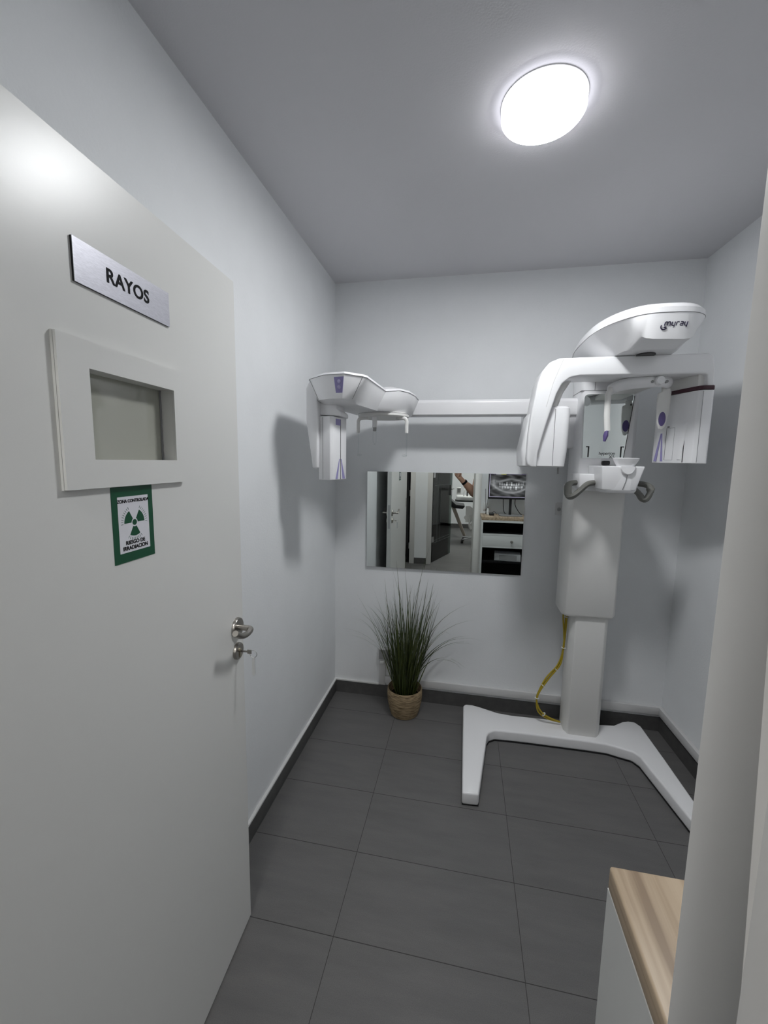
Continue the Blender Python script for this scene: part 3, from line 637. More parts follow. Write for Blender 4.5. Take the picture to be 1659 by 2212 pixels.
build('arm_pillar', MB().tube([(1.175,-0.50,1.78),(1.20,-0.50,1.86),(1.235,-0.48,1.915)], 0.022, 14), M['machine_cream'], X)
# sensor on the other end
se = [(1.655,-0.375),(1.664,-0.43),(1.690,-0.52),(1.703,-0.56),(1.716,-0.594),(1.728,-0.602),(1.765,-0.602),(1.772,-0.594),(1.790,-0.50),(1.785,-0.375)]
sn = build('sensor_head', MB().prism(se, 'z', 1.548, 1.842), M['machine'], X, bevel=0.003)
build('sensor_band', MB().prism(sc(se, (1.73,-0.48), 1.008), 'z', 1.843, 1.859), M['maroon'], X, bevel=0.002)
build('sensor_neck', MB().prism(sc(se, (1.735,-0.48), 0.82), 'z', 1.858, 1.915), M['machine_cream'], X)
# details on the inner face of the sensor
fA = Vector((1.664,-0.43,0)); fB = Vector((1.703,-0.56,0)); fx = (fB-fA).normalized(); fnrm = Vector((fx.y, -fx.x, 0))
if fnrm.x > 0: fnrm = -fnrm
def fpt(u, z, o=0.0008): p = fA + fx*u + fnrm*o; return (p.x, p.y, z)
def fquad(mb, u0, u1, z0, z1, u2=None, u3=None):
    u2 = u1 if u2 is None else u2; u3 = u0 if u3 is None else u3
    a = [fpt(u0, z0), fpt(u1, z0), fpt(u2, z1), fpt(u3, z1)]; b = [fpt(u0, z0, -.001), fpt(u1, z0, -.001), fpt(u2, z1, -.001), fpt(u3, z1, -.001)]
    mb.layers([b, a])
for args in ((-0.036, -0.020, 1.556, 1.68, 0.000, -0.006), (0.004, 0.018, 1.556, 1.68, 0.003, -0.002)):
    q = MB(); fquad(q, *args); build('lilac_mark', q, M['lilac'], sn)
q = MB()
fquad(q, 0.026, 0.0285, 1.562, 1.70); fquad(q, 0.072, 0.0735, 1.562, 1.70)
for z in (1.562, 1.70): fquad(q, 0.026, 0.073, z, z+0.0012)
fquad(q, 0.030, 0.042, 1.703, 1.709)
build('seam', q, M['seam'], sn)
wg = MB().layers([[fpt(0.100, 1.690, -0.001), fpt(0.118, 1.712, -0.001), fpt(0.140, 1.722, -0.001), fpt(0.138, 1.700, -0.001), fpt(0.122, 1.560, -0.001), fpt(0.098, 1.560, -0.001)], [fpt(0.104, 1.688, 0.006), fpt(0.119, 1.708, 0.004), fpt(0.138, 1.718, 0.002), fpt(0.134, 1.698, 0.003), fpt(0.118, 1.565, 0.003), fpt(0.102, 1.565, 0.004)]])
build('thumb_rest', wg, M['machine'], sn, bevel=0.002)
q = MB(); fquad(q, 0.126, 0.130, 1.552, 1.645); build('slot', q, M['black'], sn)
build('seam', MB().box(1.7298, 1.7310, -0.6028, -0.60, 1.552, 1.838), M['seam'], sn)
# temple clamps (head support)
hs = catmull([(1.425,-0.470,1.868),(1.445,-0.510,1.878),(1.50,-0.535,1.885),(1.57,-0.545,1.888),(1.63,-0.520,1.888),(1.640,-0.490,1.886)], 5)
hsup = build('head_support', MB().tube(hs, 0.0245, 14, flat=0.7, up=(0,0,1)), M['machine'], X)
build('support_post', MB().box(1.47, 1.60, -0.50, -0.28, 1.878, 1.898), M['machine_cream'], hsup, bevel=0.005)
build('dial', MB().lathe([(0.019, -0.545), (0.019, -0.572), (0.015, -0.577)], (1.583, 0, 1.888), 24, 'y'), M['machine'], hsup)
for xk in (1.556, 1.611): build('dial_gap', MB().lathe([(0.006, -0.540), (0.006, -0.5635)], (xk, 0, 1.884), 12, 'y'), M['greypl'], hsup)
la = build('temple_clamp', MB().tube([(1.418,-0.50,1.872),(1.407,-0.502,1.84),(1.408,-0.505,1.75),(1.414,-0.507,1.685)], 0.0085, 10, flat=1.5, up=(0,1,0)), M['machine_cream'], hsup)
build('pad', MB().tube([(1.4115,-0.507,1.686),(1.4085,-0.507,1.664),(1.405,-0.507,1.640)], 0.010, 12, flat=1.4, up=(1,0,0), radii=[0.007, 0.0105, 0.005]), M['violet'], la)
ra_ = build('temple_clamp', MB().prism([(1.648,1.875),(1.658,1.85),(1.657,1.77),(1.645,1.705),(1.634,1.692),(1.622,1.695),(1.612,1.72),(1.607,1.80),(1.607,1.845),(1.622,1.852),(1.620,1.872)], 'y', -0.502, -0.488), M['machine_cream'], hsup, bevel=0.004)
build('pad', MB().prism([(1.629+0.0135*math.cos(a), 1.737+0.030*math.sin(a)) for a in [2*math.pi*i/20 for i in range(20)]], 'y', -0.505, -0.502), M['violet'], ra_)
build('pad', MB().prism([(1.629+0.016*math.cos(a), 1.742+0.030*math.sin(a)) for a in [2*math.pi*i/20 for i in range(20)]], 'y', -0.488, -0.485), M['violet'], ra_)
# cephalostat
build('cephalostat_bar', MB().prism([(-0.215,1.788),(-0.205,1.785),(-0.150,1.785),(-0.140,1.80),(-0.140,1.860),(-0.150,1.872),(-0.205,1.872),(-0.215,1.858)], 'x', 0.46, 1.36), M['machine'], X, bevel=0.004)
build('bar_groove', MB().box(0.46, 1.15, -0.2162, -0.2140, 1.790, 1.7935), M['greypl'], X)
build('cephalostat_elbow', MB().prism([(1.115,1.878),(1.135,1.878),(1.20,1.82),(1.36,1.82),(1.36,1.62),(1.10,1.62),(1.095,1.79)], 'y', -0.20, -0.09), M['machine'], X, bevel=0.01)
ct = [(0.163,-0.862),(0.172,-0.880),(0.250,-0.932),(0.335,-0.942),(0.400,-0.905),(0.412,-0.885),(0.424,-0.76),(0.438,-0.625),(0.497,-0.578),(0.530,-0.50),(0.545,-0.38),(0.545,-0.25),(0.51,-0.17),(0.40,-0.15),(0.28,-0.22),(0.20,-0.45),(0.166,-0.72)]
cbm = [(0.200,-0.862),(0.208,-0.874),(0.262,-0.905),(0.318,-0.908),(0.352,-0.880),(0.360,-0.865),(0.378,-0.76),(0.402,-0.62),(0.455,-0.585),(0.500,-0.51),(0.514,-0.38),(0.514,-0.27),(0.48,-0.20),(0.40,-0.18),(0.30,-0.25),(0.24,-0.45),(0.205,-0.72)]
cz = [1.872,1.873,1.878,1.879,1.874,1.873,1.868,1.862,1.872,1.873,1.874,1.874,1.874,1.874,1.874,1.873,1.872]
hd_ = MB().layers([[(x, y, 1.768) for x, y in sc(cbm, (0.35,-0.5), 0.90)], [(x, y, 1.782) for x, y in cbm], [(x, y, z-0.010) for (x, y), z in zip(ct, cz)], [(x, y, z-0.009) for (x, y), z in zip(ct, cz)], [(x, y, z) for (x, y), z in zip(sc(ct, (0.35,-0.5), 0.985), cz)], [(x, y, z+0.014) for (x, y), z in zip(sc(ct, (0.33,-0.5), 0.70), cz)]])
ch = build('cephalostat_head', hd_, M['machine'], X, smooth=31)
build('seam', MB().tube([(x, y, z-0.0095) for (x, y), z in zip(sc(ct, (0.35,-0.5), 1.001), cz)], 0.0012, 6, closed=True), M['seam'], ch)
# control panel on the front face
def head_face(u, v):      # u along the front edge 0..1 between the two middle corners, v 0 bottom to 1 top
    a = Vector((cbm[2][0], cbm[2][1], 1.782)).lerp(Vector((cbm[3][0], cbm[3][1], 1.782)), u); b = Vector((ct[2][0], ct[2][1], 1.868)).lerp(Vector((ct[3][0], ct[3][1], 1.869)), u); return a.lerp(b, v)
ff = (head_face(1, 0)-head_face(0, 0)).cross(head_face(0, 1)-head_face(0, 0)).normalized()
if ff.y > 0: ff = -ff
def hf(u, v, o): return tuple(head_face(u, v) + ff*o)
pn = [(0.56,0.24),(0.99,0.24),(1.0,0.90),(0.50,0.90)]
cp_ = build('control_panel', MB().layers([[hf(u, v, -0.001) for u, v in pn], [hf(u, v, 0.0015) for u, v in pn]]), M['lilac'], ch)
for v in (0.72, 0.48):
    c = Vector(hf(0.77, v, 0.0012)); e1 = (head_face(1, .5)-head_face(0, .5)).normalized(); e2 = ff.cross(e1)
    rg = [[tuple(c + ff*h + e1*r*math.cos(a) + e2*r*math.sin(a)) for a in [2*math.pi*i/18 for i in range(18)]] for r, h in ((0.0075, 0), (0.0075, 0.002), (0.004, 0.004))]
    build('button', MB().layers(rg), mat('lilac_button', (0.42, 0.39, 0.62), 0.35), cp_)
# front facia seam lines
for i in (1, 4): build('seam', MB().tube([(cbm[i][0], cbm[i][1]-0.0004, 1.783), (ct[i][0], ct[i][1]-0.0006, cz[i]-0.011)], 0.0009, 6), M['seam'], ch)
dsc = build('ear_rod_disc', MB().lathe([(0.112, 1.775), (0.126, 1.768), (0.126, 1.756), (0.118, 1.750)], (0.395,-0.450, 0), 48), M['machine_cream'], ch)
build('seam', MB().lathe([(0.1265, 1.7685), (0.1265, 1.7665)], (0.395,-0.450, 0), 48), M['seam'], dsc)
for xe, sgn in ((0.278, 1), (0.519, -1)):
    er = build('ear_rod_arm', MB().tube(catmull([(xe+0.05*sgn,-0.50,1.748), (xe+0.014*sgn,-0.50,1.746), (xe+0.001*sgn,-0.50,1.735), (xe,-0.50,1.71), (xe,-0.50,1.675)], 5), 0.0085, 10, flat=0.8), M['machine_cream'], ch)
    build('clear_rod', MB().tube([(xe,-0.50,1.678), (xe+0.001,-0.50,1.62), (xe,-0.50,1.566)], 0.0030, 8), M['clear'], er)
    build('ear_plug', MB().tube([(xe-0.004*sgn,-0.50,1.566), (xe+0.010*sgn,-0.50,1.5665), (xe+0.020*sgn,-0.50,1.567)], 0.004, 10, radii=[0.002, 0.005, 0.0022]), M['clear'], er)
nb = build('nasion_support', MB().tube([(0.365,-0.52,1.764), (0.3652,-0.52,1.70)], 0.0125, 14), M['machine'], ch)
build('tip', MB().box(0.358, 0.373, -0.528, -0.512, 1.682, 1.700), M['greypl'], nb, bevel=0.002)
build('clear_rod', MB().tube(catmull([(0.358,-0.52,1.684), (0.357,-0.52,1.645), (0.362,-0.52,1.624), (0.372,-0.52,1.628), (0.372,-0.52,1.684)], 5), 0.0022, 8), M['clear'], nb)
# ceph sensor holder and cassette
build('sensor_holder', MB().layers([[(0.178,-0.87,1.505),(0.200,-0.87,1.505),(0.200,-0.80,1.505),(0.178,-0.80,1.505)], [(0.152,-0.872,1.70),(0.204,-0.872,1.70),(0.204,-0.74,1.70),(0.152,-0.74,1.70)], [(0.150,-0.868,1.83),(0.196,-0.868,1.83),(0.196,-0.70,1.83),(0.150,-0.70,1.83)], [(0.164,-0.86,1.865),(0.215,-0.86,1.865),(0.215,-0.69,1.865),(0.164,-0.69,1.865)]]), M['machine'], ch, bevel=0.006)
build('holder_bracket', MB().prism([(0.190,1.79),(0.272,1.79),(0.272,1.752),(0.290,1.738),(0.290,1.722),(0.190,1.728)], 'y', -0.835, -0.72), M['machine'], ch, bevel=0.003)
sp = [(0.196,-0.842),(0.200,-0.850),(0.252,-0.862),(0.262,-0.852),(0.266,-0.835),(0.286,-0.74),(0.280,-0.72),(0.205,-0.72)]
cs = build('cephalometric_sensor', MB().prism(sp, 'z', 1.456, 1.720), M['machine'], ch, bevel=0.003)
gA = Vector((0.266,-0.835,0)); gB = Vector((0.286,-0.74,0)); gx = (gB-gA).normalized(); gn = Vector((gx.y, -gx.x, 0))
if gn.x < 0: gn = -gn
def gq(mb, u0, u1, z0, z1, u2=None, u3=None):
    u2 = u1 if u2 is None else u2; u3 = u0 if u3 is None else u3
    f = lambda u, z, o: tuple(gA + gx*u + gn*o + Vector((0,0,z)))
    mb.layers([[f(u0,z0,-.001), f(u1,z0,-.001), f(u2,z1,-.001), f(u3,z1,-.001)], [f(u0,z0,.0008), f(u1,z0,.0008), f(u2,z1,.0008), f(u3,z1,.0008)]])
for args in ((0.002, 0.020, 1.460, 1.545, 0.039, 0.034), (0.064, 0.086, 1.460, 1.545, 0.053, 0.048), (0.004, 0.044, 1.686, 1.712)):
    q = MB(); gq(q, *args); build('lilac_mark', q, M['lilac'], cs)
q = MB(); gq(q, 0.044, 0.047, 1.458, 1.712); build('slot', q, M['black'], cs)
build('seam', MB().box(0.2175, 0.2188, -0.8555, -0.850, 1.460, 1.716), M['seam'], cs)

# cable bundle from the sleeve down to the base
cbl = empty('cable_bundle', (1.33, -0.17, 0.07), 'bundle of yellow cables looping from the column sleeve to the machine base', 'cable')
path = [(1.380,-0.165,0.736),(1.380,-0.165,0.70),(1.381,-0.165,0.60),(1.378,-0.165,0.52),(1.364,-0.168,0.42),(1.310,-0.172,0.335),(1.262,-0.175,0.25),(1.254,-0.178,0.195),(1.280,-0.178,0.135),(1.330,-0.175,0.095),(1.386,-0.172,0.080)]
for i, (dx, dz) in enumerate(((0, 0), (-0.010, 0.004), (0.003, 0.009))):
    pth = catmull([(x + dx*(0.6+0.8*math.sin(k*1.7)), y - 0.004*i, z + dz*math.sin(k*1.3+i)) for k, (x, y, z) in enumerate(path)], 6)
    build('strand', MB().tube(pth, 0.0046, 8), M['yellow'], cbl)
pc = catmull(path, 6)
for k in (6, 18, 26, 33, 40, 50):
    t = (pc[k+1]-pc[k-1]).normalized(); build('cable_tie', MB().tube([pc[k]-t*0.0015 + Vector((0.001,-0.004,0.002)), pc[k]+t*0.0015 + Vector((0.001,-0.004,0.002))], 0.0125, 12), M['tie'], cbl)

# ------------------------------------------------------------------ worktop cabinet by the doorway
cx0, cx1, cy0, cy1 = 1.030, 2.015, YF, -1.946
zt = 0.972; tk = 0.036
wt = MB().prism([(1.030, YF), (1.030, -1.945), (wall_r(-1.945)-0.002, -1.945), (wall_r(YF)-0.002, YF)], 'z', zt-tk, zt)
build('worktop', wt, M['wood'], label='oak effect worktop on the white cabinet beside the doorway', cat='worktop', bevel=0.004, seg=3)
cab = empty('cabinet', (1.5, -2.1, 0), 'narrow white cabinet with a drawer and open black niche under the oak worktop', 'cabinet')
zb = zt-tk
build('body', MB().box(cx0, cx0+0.018, cy0, cy1, 0, zb).box(cx1-0.018, cx1, cy0, cy1, 0, zb).box(cx0+0.018, cx1-0.018, cy0, cy1, zb-0.022, zb).box(cx0+0.018, cx1-0.018, cy0, cy1, 0.775, 0.795).box(cx0+0.018, cx1-0.018, cy0, cy1, 0.645, 0.663).box(cx0+0.018, cx1-0.018, cy0, cy0+0.008, 0.795, zb-0.022), M['cabwhite'], cab)
build('lining', MB().box(cx0+0.0185, cx1-0.0185, cy0+0.001, cy0+0.005, 0.0, 0.645).box(cx0+0.0185, cx0+0.022, cy0+0.005, cy1-0.004, 0, 0.645).box(cx1-0.022, cx1-0.0185, cy0+0.005, cy1-0.004, 0, 0.645).box(cx0+0.0185, cx1-0.0185, cy0+0.009, cy1-0.006, 0.7955, 0.798).box(cx0+0.0185, cx1-0.0185, cy0+0.0085, cy0+0.011, 0.798, zb-0.023), M['blackmatte'], cab)
dr = build('drawer', MB().box(cx0+0.0185, cx1-0.0185, cy1-0.017, cy1-0.001, 0.664, 0.774), M['cabwhite'], cab, bevel=0.002)
build('knob', MB().lathe([(0.007, cy1-0.001), (0.007, cy1+0.010), (0.015, cy1+0.014), (0.015, cy1+0.024), (0.010, cy1+0.027)], (1.345, 0, 0.717), 24, 'y'), M['chrome'], dr)
build('shelf', MB().box(cx0+0.018, cx1-0.018, cy0+0.01, cy1-0.02, 0.478, 0.494), M['blackmatte'], cab)
bx = empty('device_box', (1.33, -2.06, 0.494), 'flat light grey electronic box lying in the open cabinet niche', 'device')
rz_ = Matrix.Rotation(0.10, 3, 'Z')
build('casing', MB().box(1.19, 1.46, -2.15, -1.99, 0.496, 0.575, rot=rz_), M['boxgrey'], bx, bevel=0.006)
build('front_plate', MB().box(1.24, 1.42, -1.9895, -1.987, 0.51, 0.56, rot=rz_, about=Vector((1.325,-2.07,0.535))), M['greypl'], bx)

# monitor showing a panoramic radiograph
mo = empty('monitor', (1.34, -2.10, zt), 'black monitor on the worktop showing a dental panoramic radiograph', 'monitor')
m0, m1, mz0, mz1, my = 1.095, 1.565, 1.150, 1.435, -2.085
build('bezel', MB().box(m0, m1, my-0.03, my, mz0, mz1), M['black'], mo, bevel=0.003)
def xray(u, v):
    x = u*2-1; y = v*2-1
    if v > 0.95: return (0.10, 0.07, 0.16) if not 0.14 < u < 0.38 else ((0.8, 0.78, 0.25) if u > 0.26 else (0.75, 0.75, 0.8))
    if u < 0.01 or u > 0.99 or v < 0.02: return (0.55, 0.5, 0.7)
    n = 0.5 + 0.25*math.sin(13*x+3*math.sin(9*y)) + 0.25*math.sin(11*y+2*math.sin(7*x)+x*5)
    g = 0.05 + 0.13*n; c = 0.20*x*x - 0.06
    jaw = y - (-0.62 + 0.85*x*x)
    g += 0.26*math.exp(-(jaw/0.10)**2)*(1 if abs(x) < 0.75 else 0.3) + 0.12*math.exp(-((jaw-0.2)/0.2)**2)
    g += 0.24*math.exp(-((abs(x)-0.80)/0.09)**2)*math.exp(-((y-0.15)/0.45)**2)
    g += 0.20*math.exp(-((y-0.42-0.1*math.cos(5*x))/0.10)**2)*(abs(x) < 0.7)
    g *= 1 - 0.75*math.exp(-((abs(x)-0.30)/0.15)**2)*math.exp(-((y-0.66)/0.14)**2)
    for s_, h in ((1, 0.34), (-1, 0.34)):
        t = s_*(y-c)
        if 0.02 < t < h and abs(x) < 0.56:
            k = x*(8.6 + 0.6*s_) + 0.35*s_; ph = abs(k-math.floor(k)-0.5)*2; idx = math.floor(k)
            wdt = 0.92 - 0.55*(t/h)**1.5; jit = 0.75 + 0.25*math.sin(idx*2.7+s_)
            if ph < wdt and t < h*jit: g += (0.75 if t < 0.17 else 0.34)*jit*(1.0 if abs(x) < 0.36 else 0.6)*(1-0.4*ph)
    g = max(0.0, min(1.0, g))**1.4
    return (g, g, g*1.05)
sm = bmesh.new(); cl = sm.verts.layers.float_color.new('picture'); NX, NY = 150, 92
sx0, sx1, sz0, sz1 = m0+0.010, m1-0.010, mz0+0.022, mz1-0.008
gv = []
for jx in range(NY+1):
    row = []
    for ix in range(NX+1):
        u, v = ix/NX, jx/NY
        vv = sm.verts.new((sx0+(sx1-sx0)*u, my+0.0008, sz0+(sz1-sz0)*v)); c = xray(u, v); vv[cl] = (*c, 1); row.append(vv)
    gv.append(row)
for a, b in zip(gv, gv[1:]):
    for i in range(NX): sm.faces.new((a[i+1], a[i], b[i], b[i+1]))
sb = MB(); sb.bm.free(); sb.bm = sm
build('screen', sb, M['screen'], mo, smooth=0)
build('stand', MB().box(1.322, 1.348, -2.125, -2.112, zt+0.008, 1.30), M['black'], mo)
build('foot', MB().prism(rrect(1.22, 1.46, -2.20, -2.03, 0.03), 'z', zt, zt+0.010), M['greypl'], mo, bevel=0.002)
for i, (xa, xb) in enumerate(((1.26, 1.28), (1.385, 1.44))):
    build('cable', MB().tube(catmull([(xa,-2.13,1.16), (xa+0.005,-2.14,1.08), (xb,-2.16,1.0), (xb+0.03,-2.20,zt+0.006)], 6), 0.004, 8), M['black'], mo)
rt = empty('network_router', (1.115, -2.13, zt), 'small black box with a lead and upright antennas on the end of the worktop', 'router')
build('casing', MB().box(1.115, 1.165, -2.12, -2.06, zt, zt+0.024), M['black'], rt, bevel=0.004)
build('lead', MB().tube(catmull([(1.14,-2.12,zt+0.02), (1.175,-2.14,zt+0.035), (1.20,-2.16,zt+0.004)], 6), 0.002, 6), M['black'], rt)
for k, (a, b) in enumerate(((1.085, 1.11), (1.075, 1.075))): build('antenna', MB().tube([(1.085+0.004*k,-2.20,zt), (b,-2.20,1.18+0.07*k)], 0.0022, 8), M['black'], rt)
bo = empty('small_bottle', (1.105,-2.165,zt), 'small clear bottle with a pale label beside the router', 'bottle')
build('bottle', MB().lathe([(0.014, zt), (0.014, zt+0.05), (0.006, zt+0.062), (0.006, zt+0.072)], (1.105,-2.165,0), 18), M['whitepl'], bo)
build('cap', MB().lathe([(0.007, zt+0.072), (0.007, zt+0.084)], (1.105,-2.165,0), 14), M['maroon'], bo)
sw = empty('light_switch', (1.098, YF, 1.012), 'white double light switch on the wall above the worktop end', 'light switch')
build('plate', MB().box(1.060, 1.138, YF, YF+0.010, 1.010, 1.092), M['whitepl'], sw, bevel=0.003)
build('rocker', MB().box(1.074, 1.124, YF+0.010, YF+0.014, 1.024, 1.078), M['cabwhite'], sw, bevel=0.002)

# ------------------------------------------------------------------ treatment room furniture seen in the mirror
stl = empty('dental_stool', (1.06,-5.45,0), 'pale dental stool on castors in the treatment room', 'stool')
build('backrest', MB().layers([[(0.945+dx, -5.42+dy, z) for dx, dy in rrect(0, w0, 0, 0.06, 0.025)] for z, w0, in ((0.42, 0.10), (0.47, 0.15), (0.60, 0.17), (0.68, 0.13), (0.715, 0.08))]), M['greyleather'], stl)
build('seat', MB().lathe([(0.05, 0.44), (0.17, 0.445), (0.19, 0.47), (0.185, 0.50), (0.16, 0.515)], (1.11,-5.55,0), 32), M['greyleather'], stl)
build('back_bracket', MB().tube(catmull([(1.03,-5.37,0.55), (1.02,-5.36,0.36), (1.05,-5.42,0.31), (1.11,-5.55,0.42)], 5), 0.018, 10, flat=2), M['greyleather'], stl)
build('gas_spring', MB().lathe([(0.028, 0.10), (0.028, 0.30), (0.016, 0.30), (0.016, 0.44)], (1.11,-5.55,0), 18), M['steel'], stl)
for k in range(5):
    a = 2*math.pi*k/5 + 2.6; ex, ey = 1.11+0.25*math.cos(a), -5.55+0.25*math.sin(a)
    lg = build('leg', MB().tube([(1.11,-5.55,0.11), (ex, ey, 0.075)], 0.016, 8), M['steel'], stl)
    build('castor', MB().lathe([(0.026, -0.02), (0.03, -0.01), (0.03, 0.01), (0.026, 0.02)], (ex, ey, 0.031), 16, 'x'), M['black'], lg)
dch = empty('dental_chair', (0.75,-6.1,0), 'black dental chair on a slanted pedestal in the treatment room', 'dental chair')
build('seat', MB().prism([(0.48,1.02),(0.56,1.00),(0.66,0.78),(0.76,0.70),(0.92,0.685),(0.94,0.66),(0.90,0.61),(0.72,0.62),(0.62,0.68),(0.50,0.92)], 'y', -6.3, -5.85), M['blackleather'], dch, bevel=0.02)
build('pedestal', MB().prism([(0.66,0.64),(0.74,0.64),(1.00,0.0),(0.94,0.0)], 'y', -6.12, -6.02), mat('pedestal_taupe', (0.30,0.26,0.22), 0.5), dch, bevel=0.01)
du = empty('instrument_unit', (0.95,-5.4,0), 'white instrument tray unit with a small screen over the dental chair', 'dental unit')
build('tray', MB().prism(rrect(0.76, 1.30, -5.75, -5.35, 0.08), 'z', 0.82, 0.90), M['cabwhite'], du, bevel=0.02)
build('tray_lip', MB().prism(rrect(0.74, 1.32, -5.77, -5.33, 0.09), 'z', 0.80, 0.818), M['black'], du)
build('bracket_arm', MB().tube([(1.25,-5.6,0.80), (1.60,-5.9,0.70), (1.85,-6.2,0.45), (1.85,-6.2,0.0)], 0.03, 12), M['cabwhite'], du)
scn = build('display', MB().box(0.765, 0.845, -5.50, -5.47, 0.93, 1.06, rot=Matrix.Rotation(-0.3, 3, 'X')), M['whitepl'], du, bevel=0.006)
build('display_glass', MB().box(0.778, 0.832, -5.468, -5.465, 0.965, 1.045, rot=Matrix.Rotation(-0.3, 3, 'X'), about=Vector((0.805,-5.485,0.995))), M['greypl'], scn)
for k in range(4): build('handpiece', MB().tube(catmull([(0.90+0.06*k,-5.42,0.90), (0.905+0.06*k,-5.44,1.0), (0.93+0.06*k,-5.50,1.05), (0.96+0.06*k,-5.58,0.95)], 5), 0.011, 8), M['black'] if k % 2 else M['whitepl'], du)
kc = empty('cabinet_run', (2.0,-7.05,0), 'white low cabinet along the far wall of the treatment room', 'cabinet')
build('body', MB().box(1.45, 2.95, DY+0.012, -6.80, 0.06, 0.86), M['cabwhite'], kc, bevel=0.004)
build('countertop', MB().box(1.43, 2.97, DY+0.012, -6.78, 0.86, 0.90), M['greypl'], kc)

# ------------------------------------------------------------------ photographer and phone
def skin_mesh(name, verts, edges, radii, mt, parent, root=0, sub=2):
    me = bpy.data.meshes.new(name); me.from_pydata([MAT[parent.name].inverted() @ Vector(v) for v in verts], edges, []); o = bpy.data.objects.new(name, me); COL.objects.link(o); o.parent = parent; MAT[o.name] = MAT[parent.name].copy()
    sk = o.modifiers.new('skin', 'SKIN'); sk.use_smooth_shade = True
    sv_ = me.skin_vertices[0].data
    for i, r in enumerate(radii):
        sv_[i].radius = (r, r) if isinstance(r, (int, float)) else r
        sv_[i].use_root = (i == root)
    if sub: ss = o.modifiers.new('sub', 'SUBSURF'); ss.levels = sub; ss.render_levels = sub
    me.materials.append(mt); return o
pr = empty('person', (1.22,-2.86,0), 'person in dark clothes holding up a phone, forearm with black watch seen in the mirror', 'person')
V, E, Rd = [], [], []
def add(p, r, prev=None):
    V.append(p); Rd.append(r)
    if prev is not None: E.append((prev, len(V)-1))
    return len(V)-1
pel = add((1.26,-2.88,0.98), (0.15,0.11)); sp1 = add((1.26,-2.89,1.14), (0.135,0.10), pel); chs = add((1.245,-2.88,1.32), (0.15,0.105), sp1); nk = add((1.235,-2.875,1.47), 0.056, chs); hd0 = add((1.225,-2.85,1.56), (0.072,0.08), nk); hd1 = add((1.222,-2.842,1.63), (0.082,0.095), hd0); hd2 = add((1.222,-2.85,1.71), (0.06,0.07), hd1)
for s_, hx_, fx_ in ((1, 1.17, 1.15), (-1, 1.35, 1.37)):
    h_ = add((hx_,-2.88,0.92), 0.085, pel); k_ = add((fx_,-2.87,0.50), 0.058, h_); a_ = add((fx_,-2.89,0.09), 0.040, k_); t_ = add((fx_-0.01,-2.77,0.045), (0.040,0.030), a_)
shl = add((1.42,-2.89,1.40), 0.058, chs); el2 = add((1.46,-2.84,1.13), 0.042, shl); wr2 = add((1.42,-2.68,0.95), 0.028, el2); hn2 = add((1.41,-2.64,0.88), (0.036,0.018), wr2)
for k in range(4): a1 = add((1.393+0.014*k,-2.625,0.83), 0.0085, hn2); add((1.395+0.014*k,-2.622,0.79), 0.0075, a1)
tb_ = add((1.385,-2.62,0.865), 0.010, hn2); add((1.378,-2.61,0.835), 0.0085, tb_)
shr_ = add((1.03,-2.85,1.39), 0.064, chs); elr = add((0.985,-2.665,1.140), 0.056, shr_); fm1 = add((0.925,-2.605,1.22), 0.056, elr); wr = add((0.838,-2.562,1.300), 0.032, fm1); hn = add((0.792,-2.554,1.340), (0.040,0.024), wr); kn = add((0.766,-2.552,1.364), (0.040,0.018), hn)
for k in range(4):   # fingers curl round the lower corner of the phone
    bx_, bz_ = 0.750+0.017*k, 1.376+0.004*k
    a1 = add((bx_-0.010,-2.532,bz_+0.010), 0.0095, kn); a2 = add((bx_-0.014,-2.526,bz_+0.030-0.003*k), 0.0085, a1); add((bx_-0.010,-2.527,bz_+0.046-0.004*k), 0.0072, a2)
t1 = add((0.800,-2.562,1.375), 0.011, hn); t2 = add((0.805,-2.562,1.402), 0.0095, t1); add((0.800,-2.560,1.425), 0.008, t2)
build_body = skin_mesh('body', V, E, Rd, M['skin'], pr)
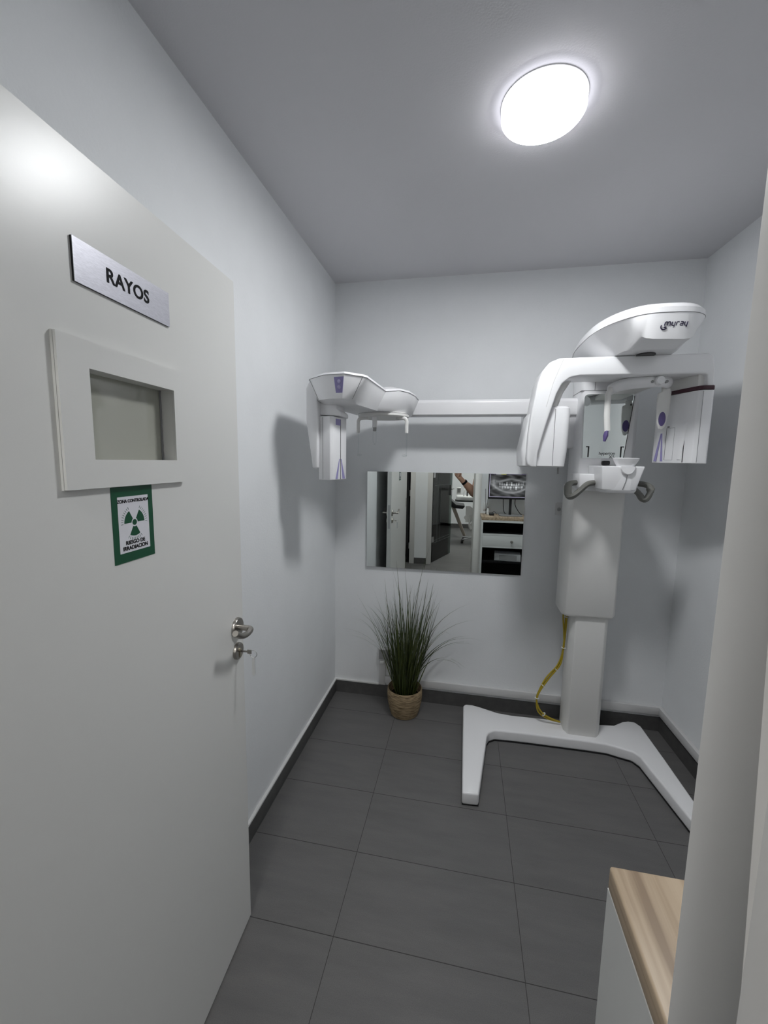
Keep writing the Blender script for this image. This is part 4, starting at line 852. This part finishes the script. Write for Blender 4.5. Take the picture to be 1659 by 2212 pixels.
# face details, hair, clothing
build('nose', MB().tube([(1.2205,-2.752,1.648), (1.2195,-2.738,1.615), (1.2195,-2.742,1.605)], 0.009, 8, radii=[0.006, 0.011, 0.010]), M['skin'], pr)
for sx_ in (1.193, 1.250):
    build('eye', MB().lathe([(0.002, -2.757), (0.009, -2.760), (0.010, -2.768)], (sx_, 0, 1.642), 12, 'y'), M['whitepl'], pr)
build('mouth', MB().tube([(1.198,-2.762,1.575), (1.22,-2.755,1.573), (1.242,-2.762,1.575)], 0.005, 8), mat('lip', (0.35,0.14,0.11), 0.5), pr)
for sx_ in (1.135, 1.308): build('ear', MB().tube([(sx_,-2.85,1.65), (sx_,-2.84,1.625), (sx_,-2.845,1.60)], 0.012, 8, radii=[0.010, 0.014, 0.008]), M['skin'], pr)
skin_mesh('hair', [(1.222,-2.87,1.60), (1.222,-2.875,1.66), (1.222,-2.862,1.715)], [(0,1), (1,2)], [(0.080,0.085), (0.092,0.098), (0.068,0.08)], M['hair'], pr)
skin_mesh('shirt', [(1.26,-2.885,0.95), (1.26,-2.89,1.14), (1.245,-2.88,1.33), (1.237,-2.877,1.425), (1.42,-2.89,1.395), (1.447,-2.86,1.22), (1.045,-2.85,1.39), (1.035,-2.815,1.34)], [(0,1), (1,2), (2,3), (2,4), (4,5), (2,6), (6,7)], [(0.168,0.125), (0.15,0.118), (0.168,0.122), 0.075, 0.074, 0.062, 0.074, 0.060], M['shirt'], pr)
skin_mesh('trousers', [(1.26,-2.88,1.0), (1.17,-2.88,0.90), (1.15,-2.87,0.50), (1.15,-2.885,0.09), (1.35,-2.88,0.90), (1.37,-2.87,0.50), (1.37,-2.885,0.09)], [(0,1), (1,2), (2,3), (0,4), (4,5), (5,6)], [(0.165,0.12), 0.10, 0.072, 0.058, 0.10, 0.072, 0.058], M['trouser'], pr)
for fx_ in (1.15, 1.37): build('shoe', MB().layers([[(fx_-0.01+dx, -2.83+dy, z) for dx, dy in rrect(-0.048*k, 0.048*k, -0.115*k, 0.135*k, 0.04)] for z, k in ((0.0, 1.0), (0.05, 1.0), (0.085, 0.7))]), M['black'], pr)
wdir = Vector((0.838-0.935, -2.56+2.60, 1.312-1.2)).normalized(); wc = Vector((0.848,-2.564,1.298))
wa = build('watch', MB().tube([wc - wdir*0.012, wc + wdir*0.012], 0.037, 20), M['blackmatte'], pr, label='black wrist watch')
ph = empty('phone', (0.785,-2.545,1.41), 'dark phone held upright at the doorway, taking the picture', 'phone')
build('casing', MB().prism(rrect(0.745, 0.822, 1.408, 1.560, 0.010), 'y', -2.545, -2.537), M['black'], ph, bevel=0.0015)
build('lens', MB().lathe([(0.0065, -2.537), (0.0065, -2.5345)], (0.8068, 0, 1.5409), 18, 'y'), M['black'], ph)
build('lens', MB().lathe([(0.0065, -2.537), (0.0065, -2.5345)], (0.788, 0, 1.5409), 18, 'y'), M['black'], ph)
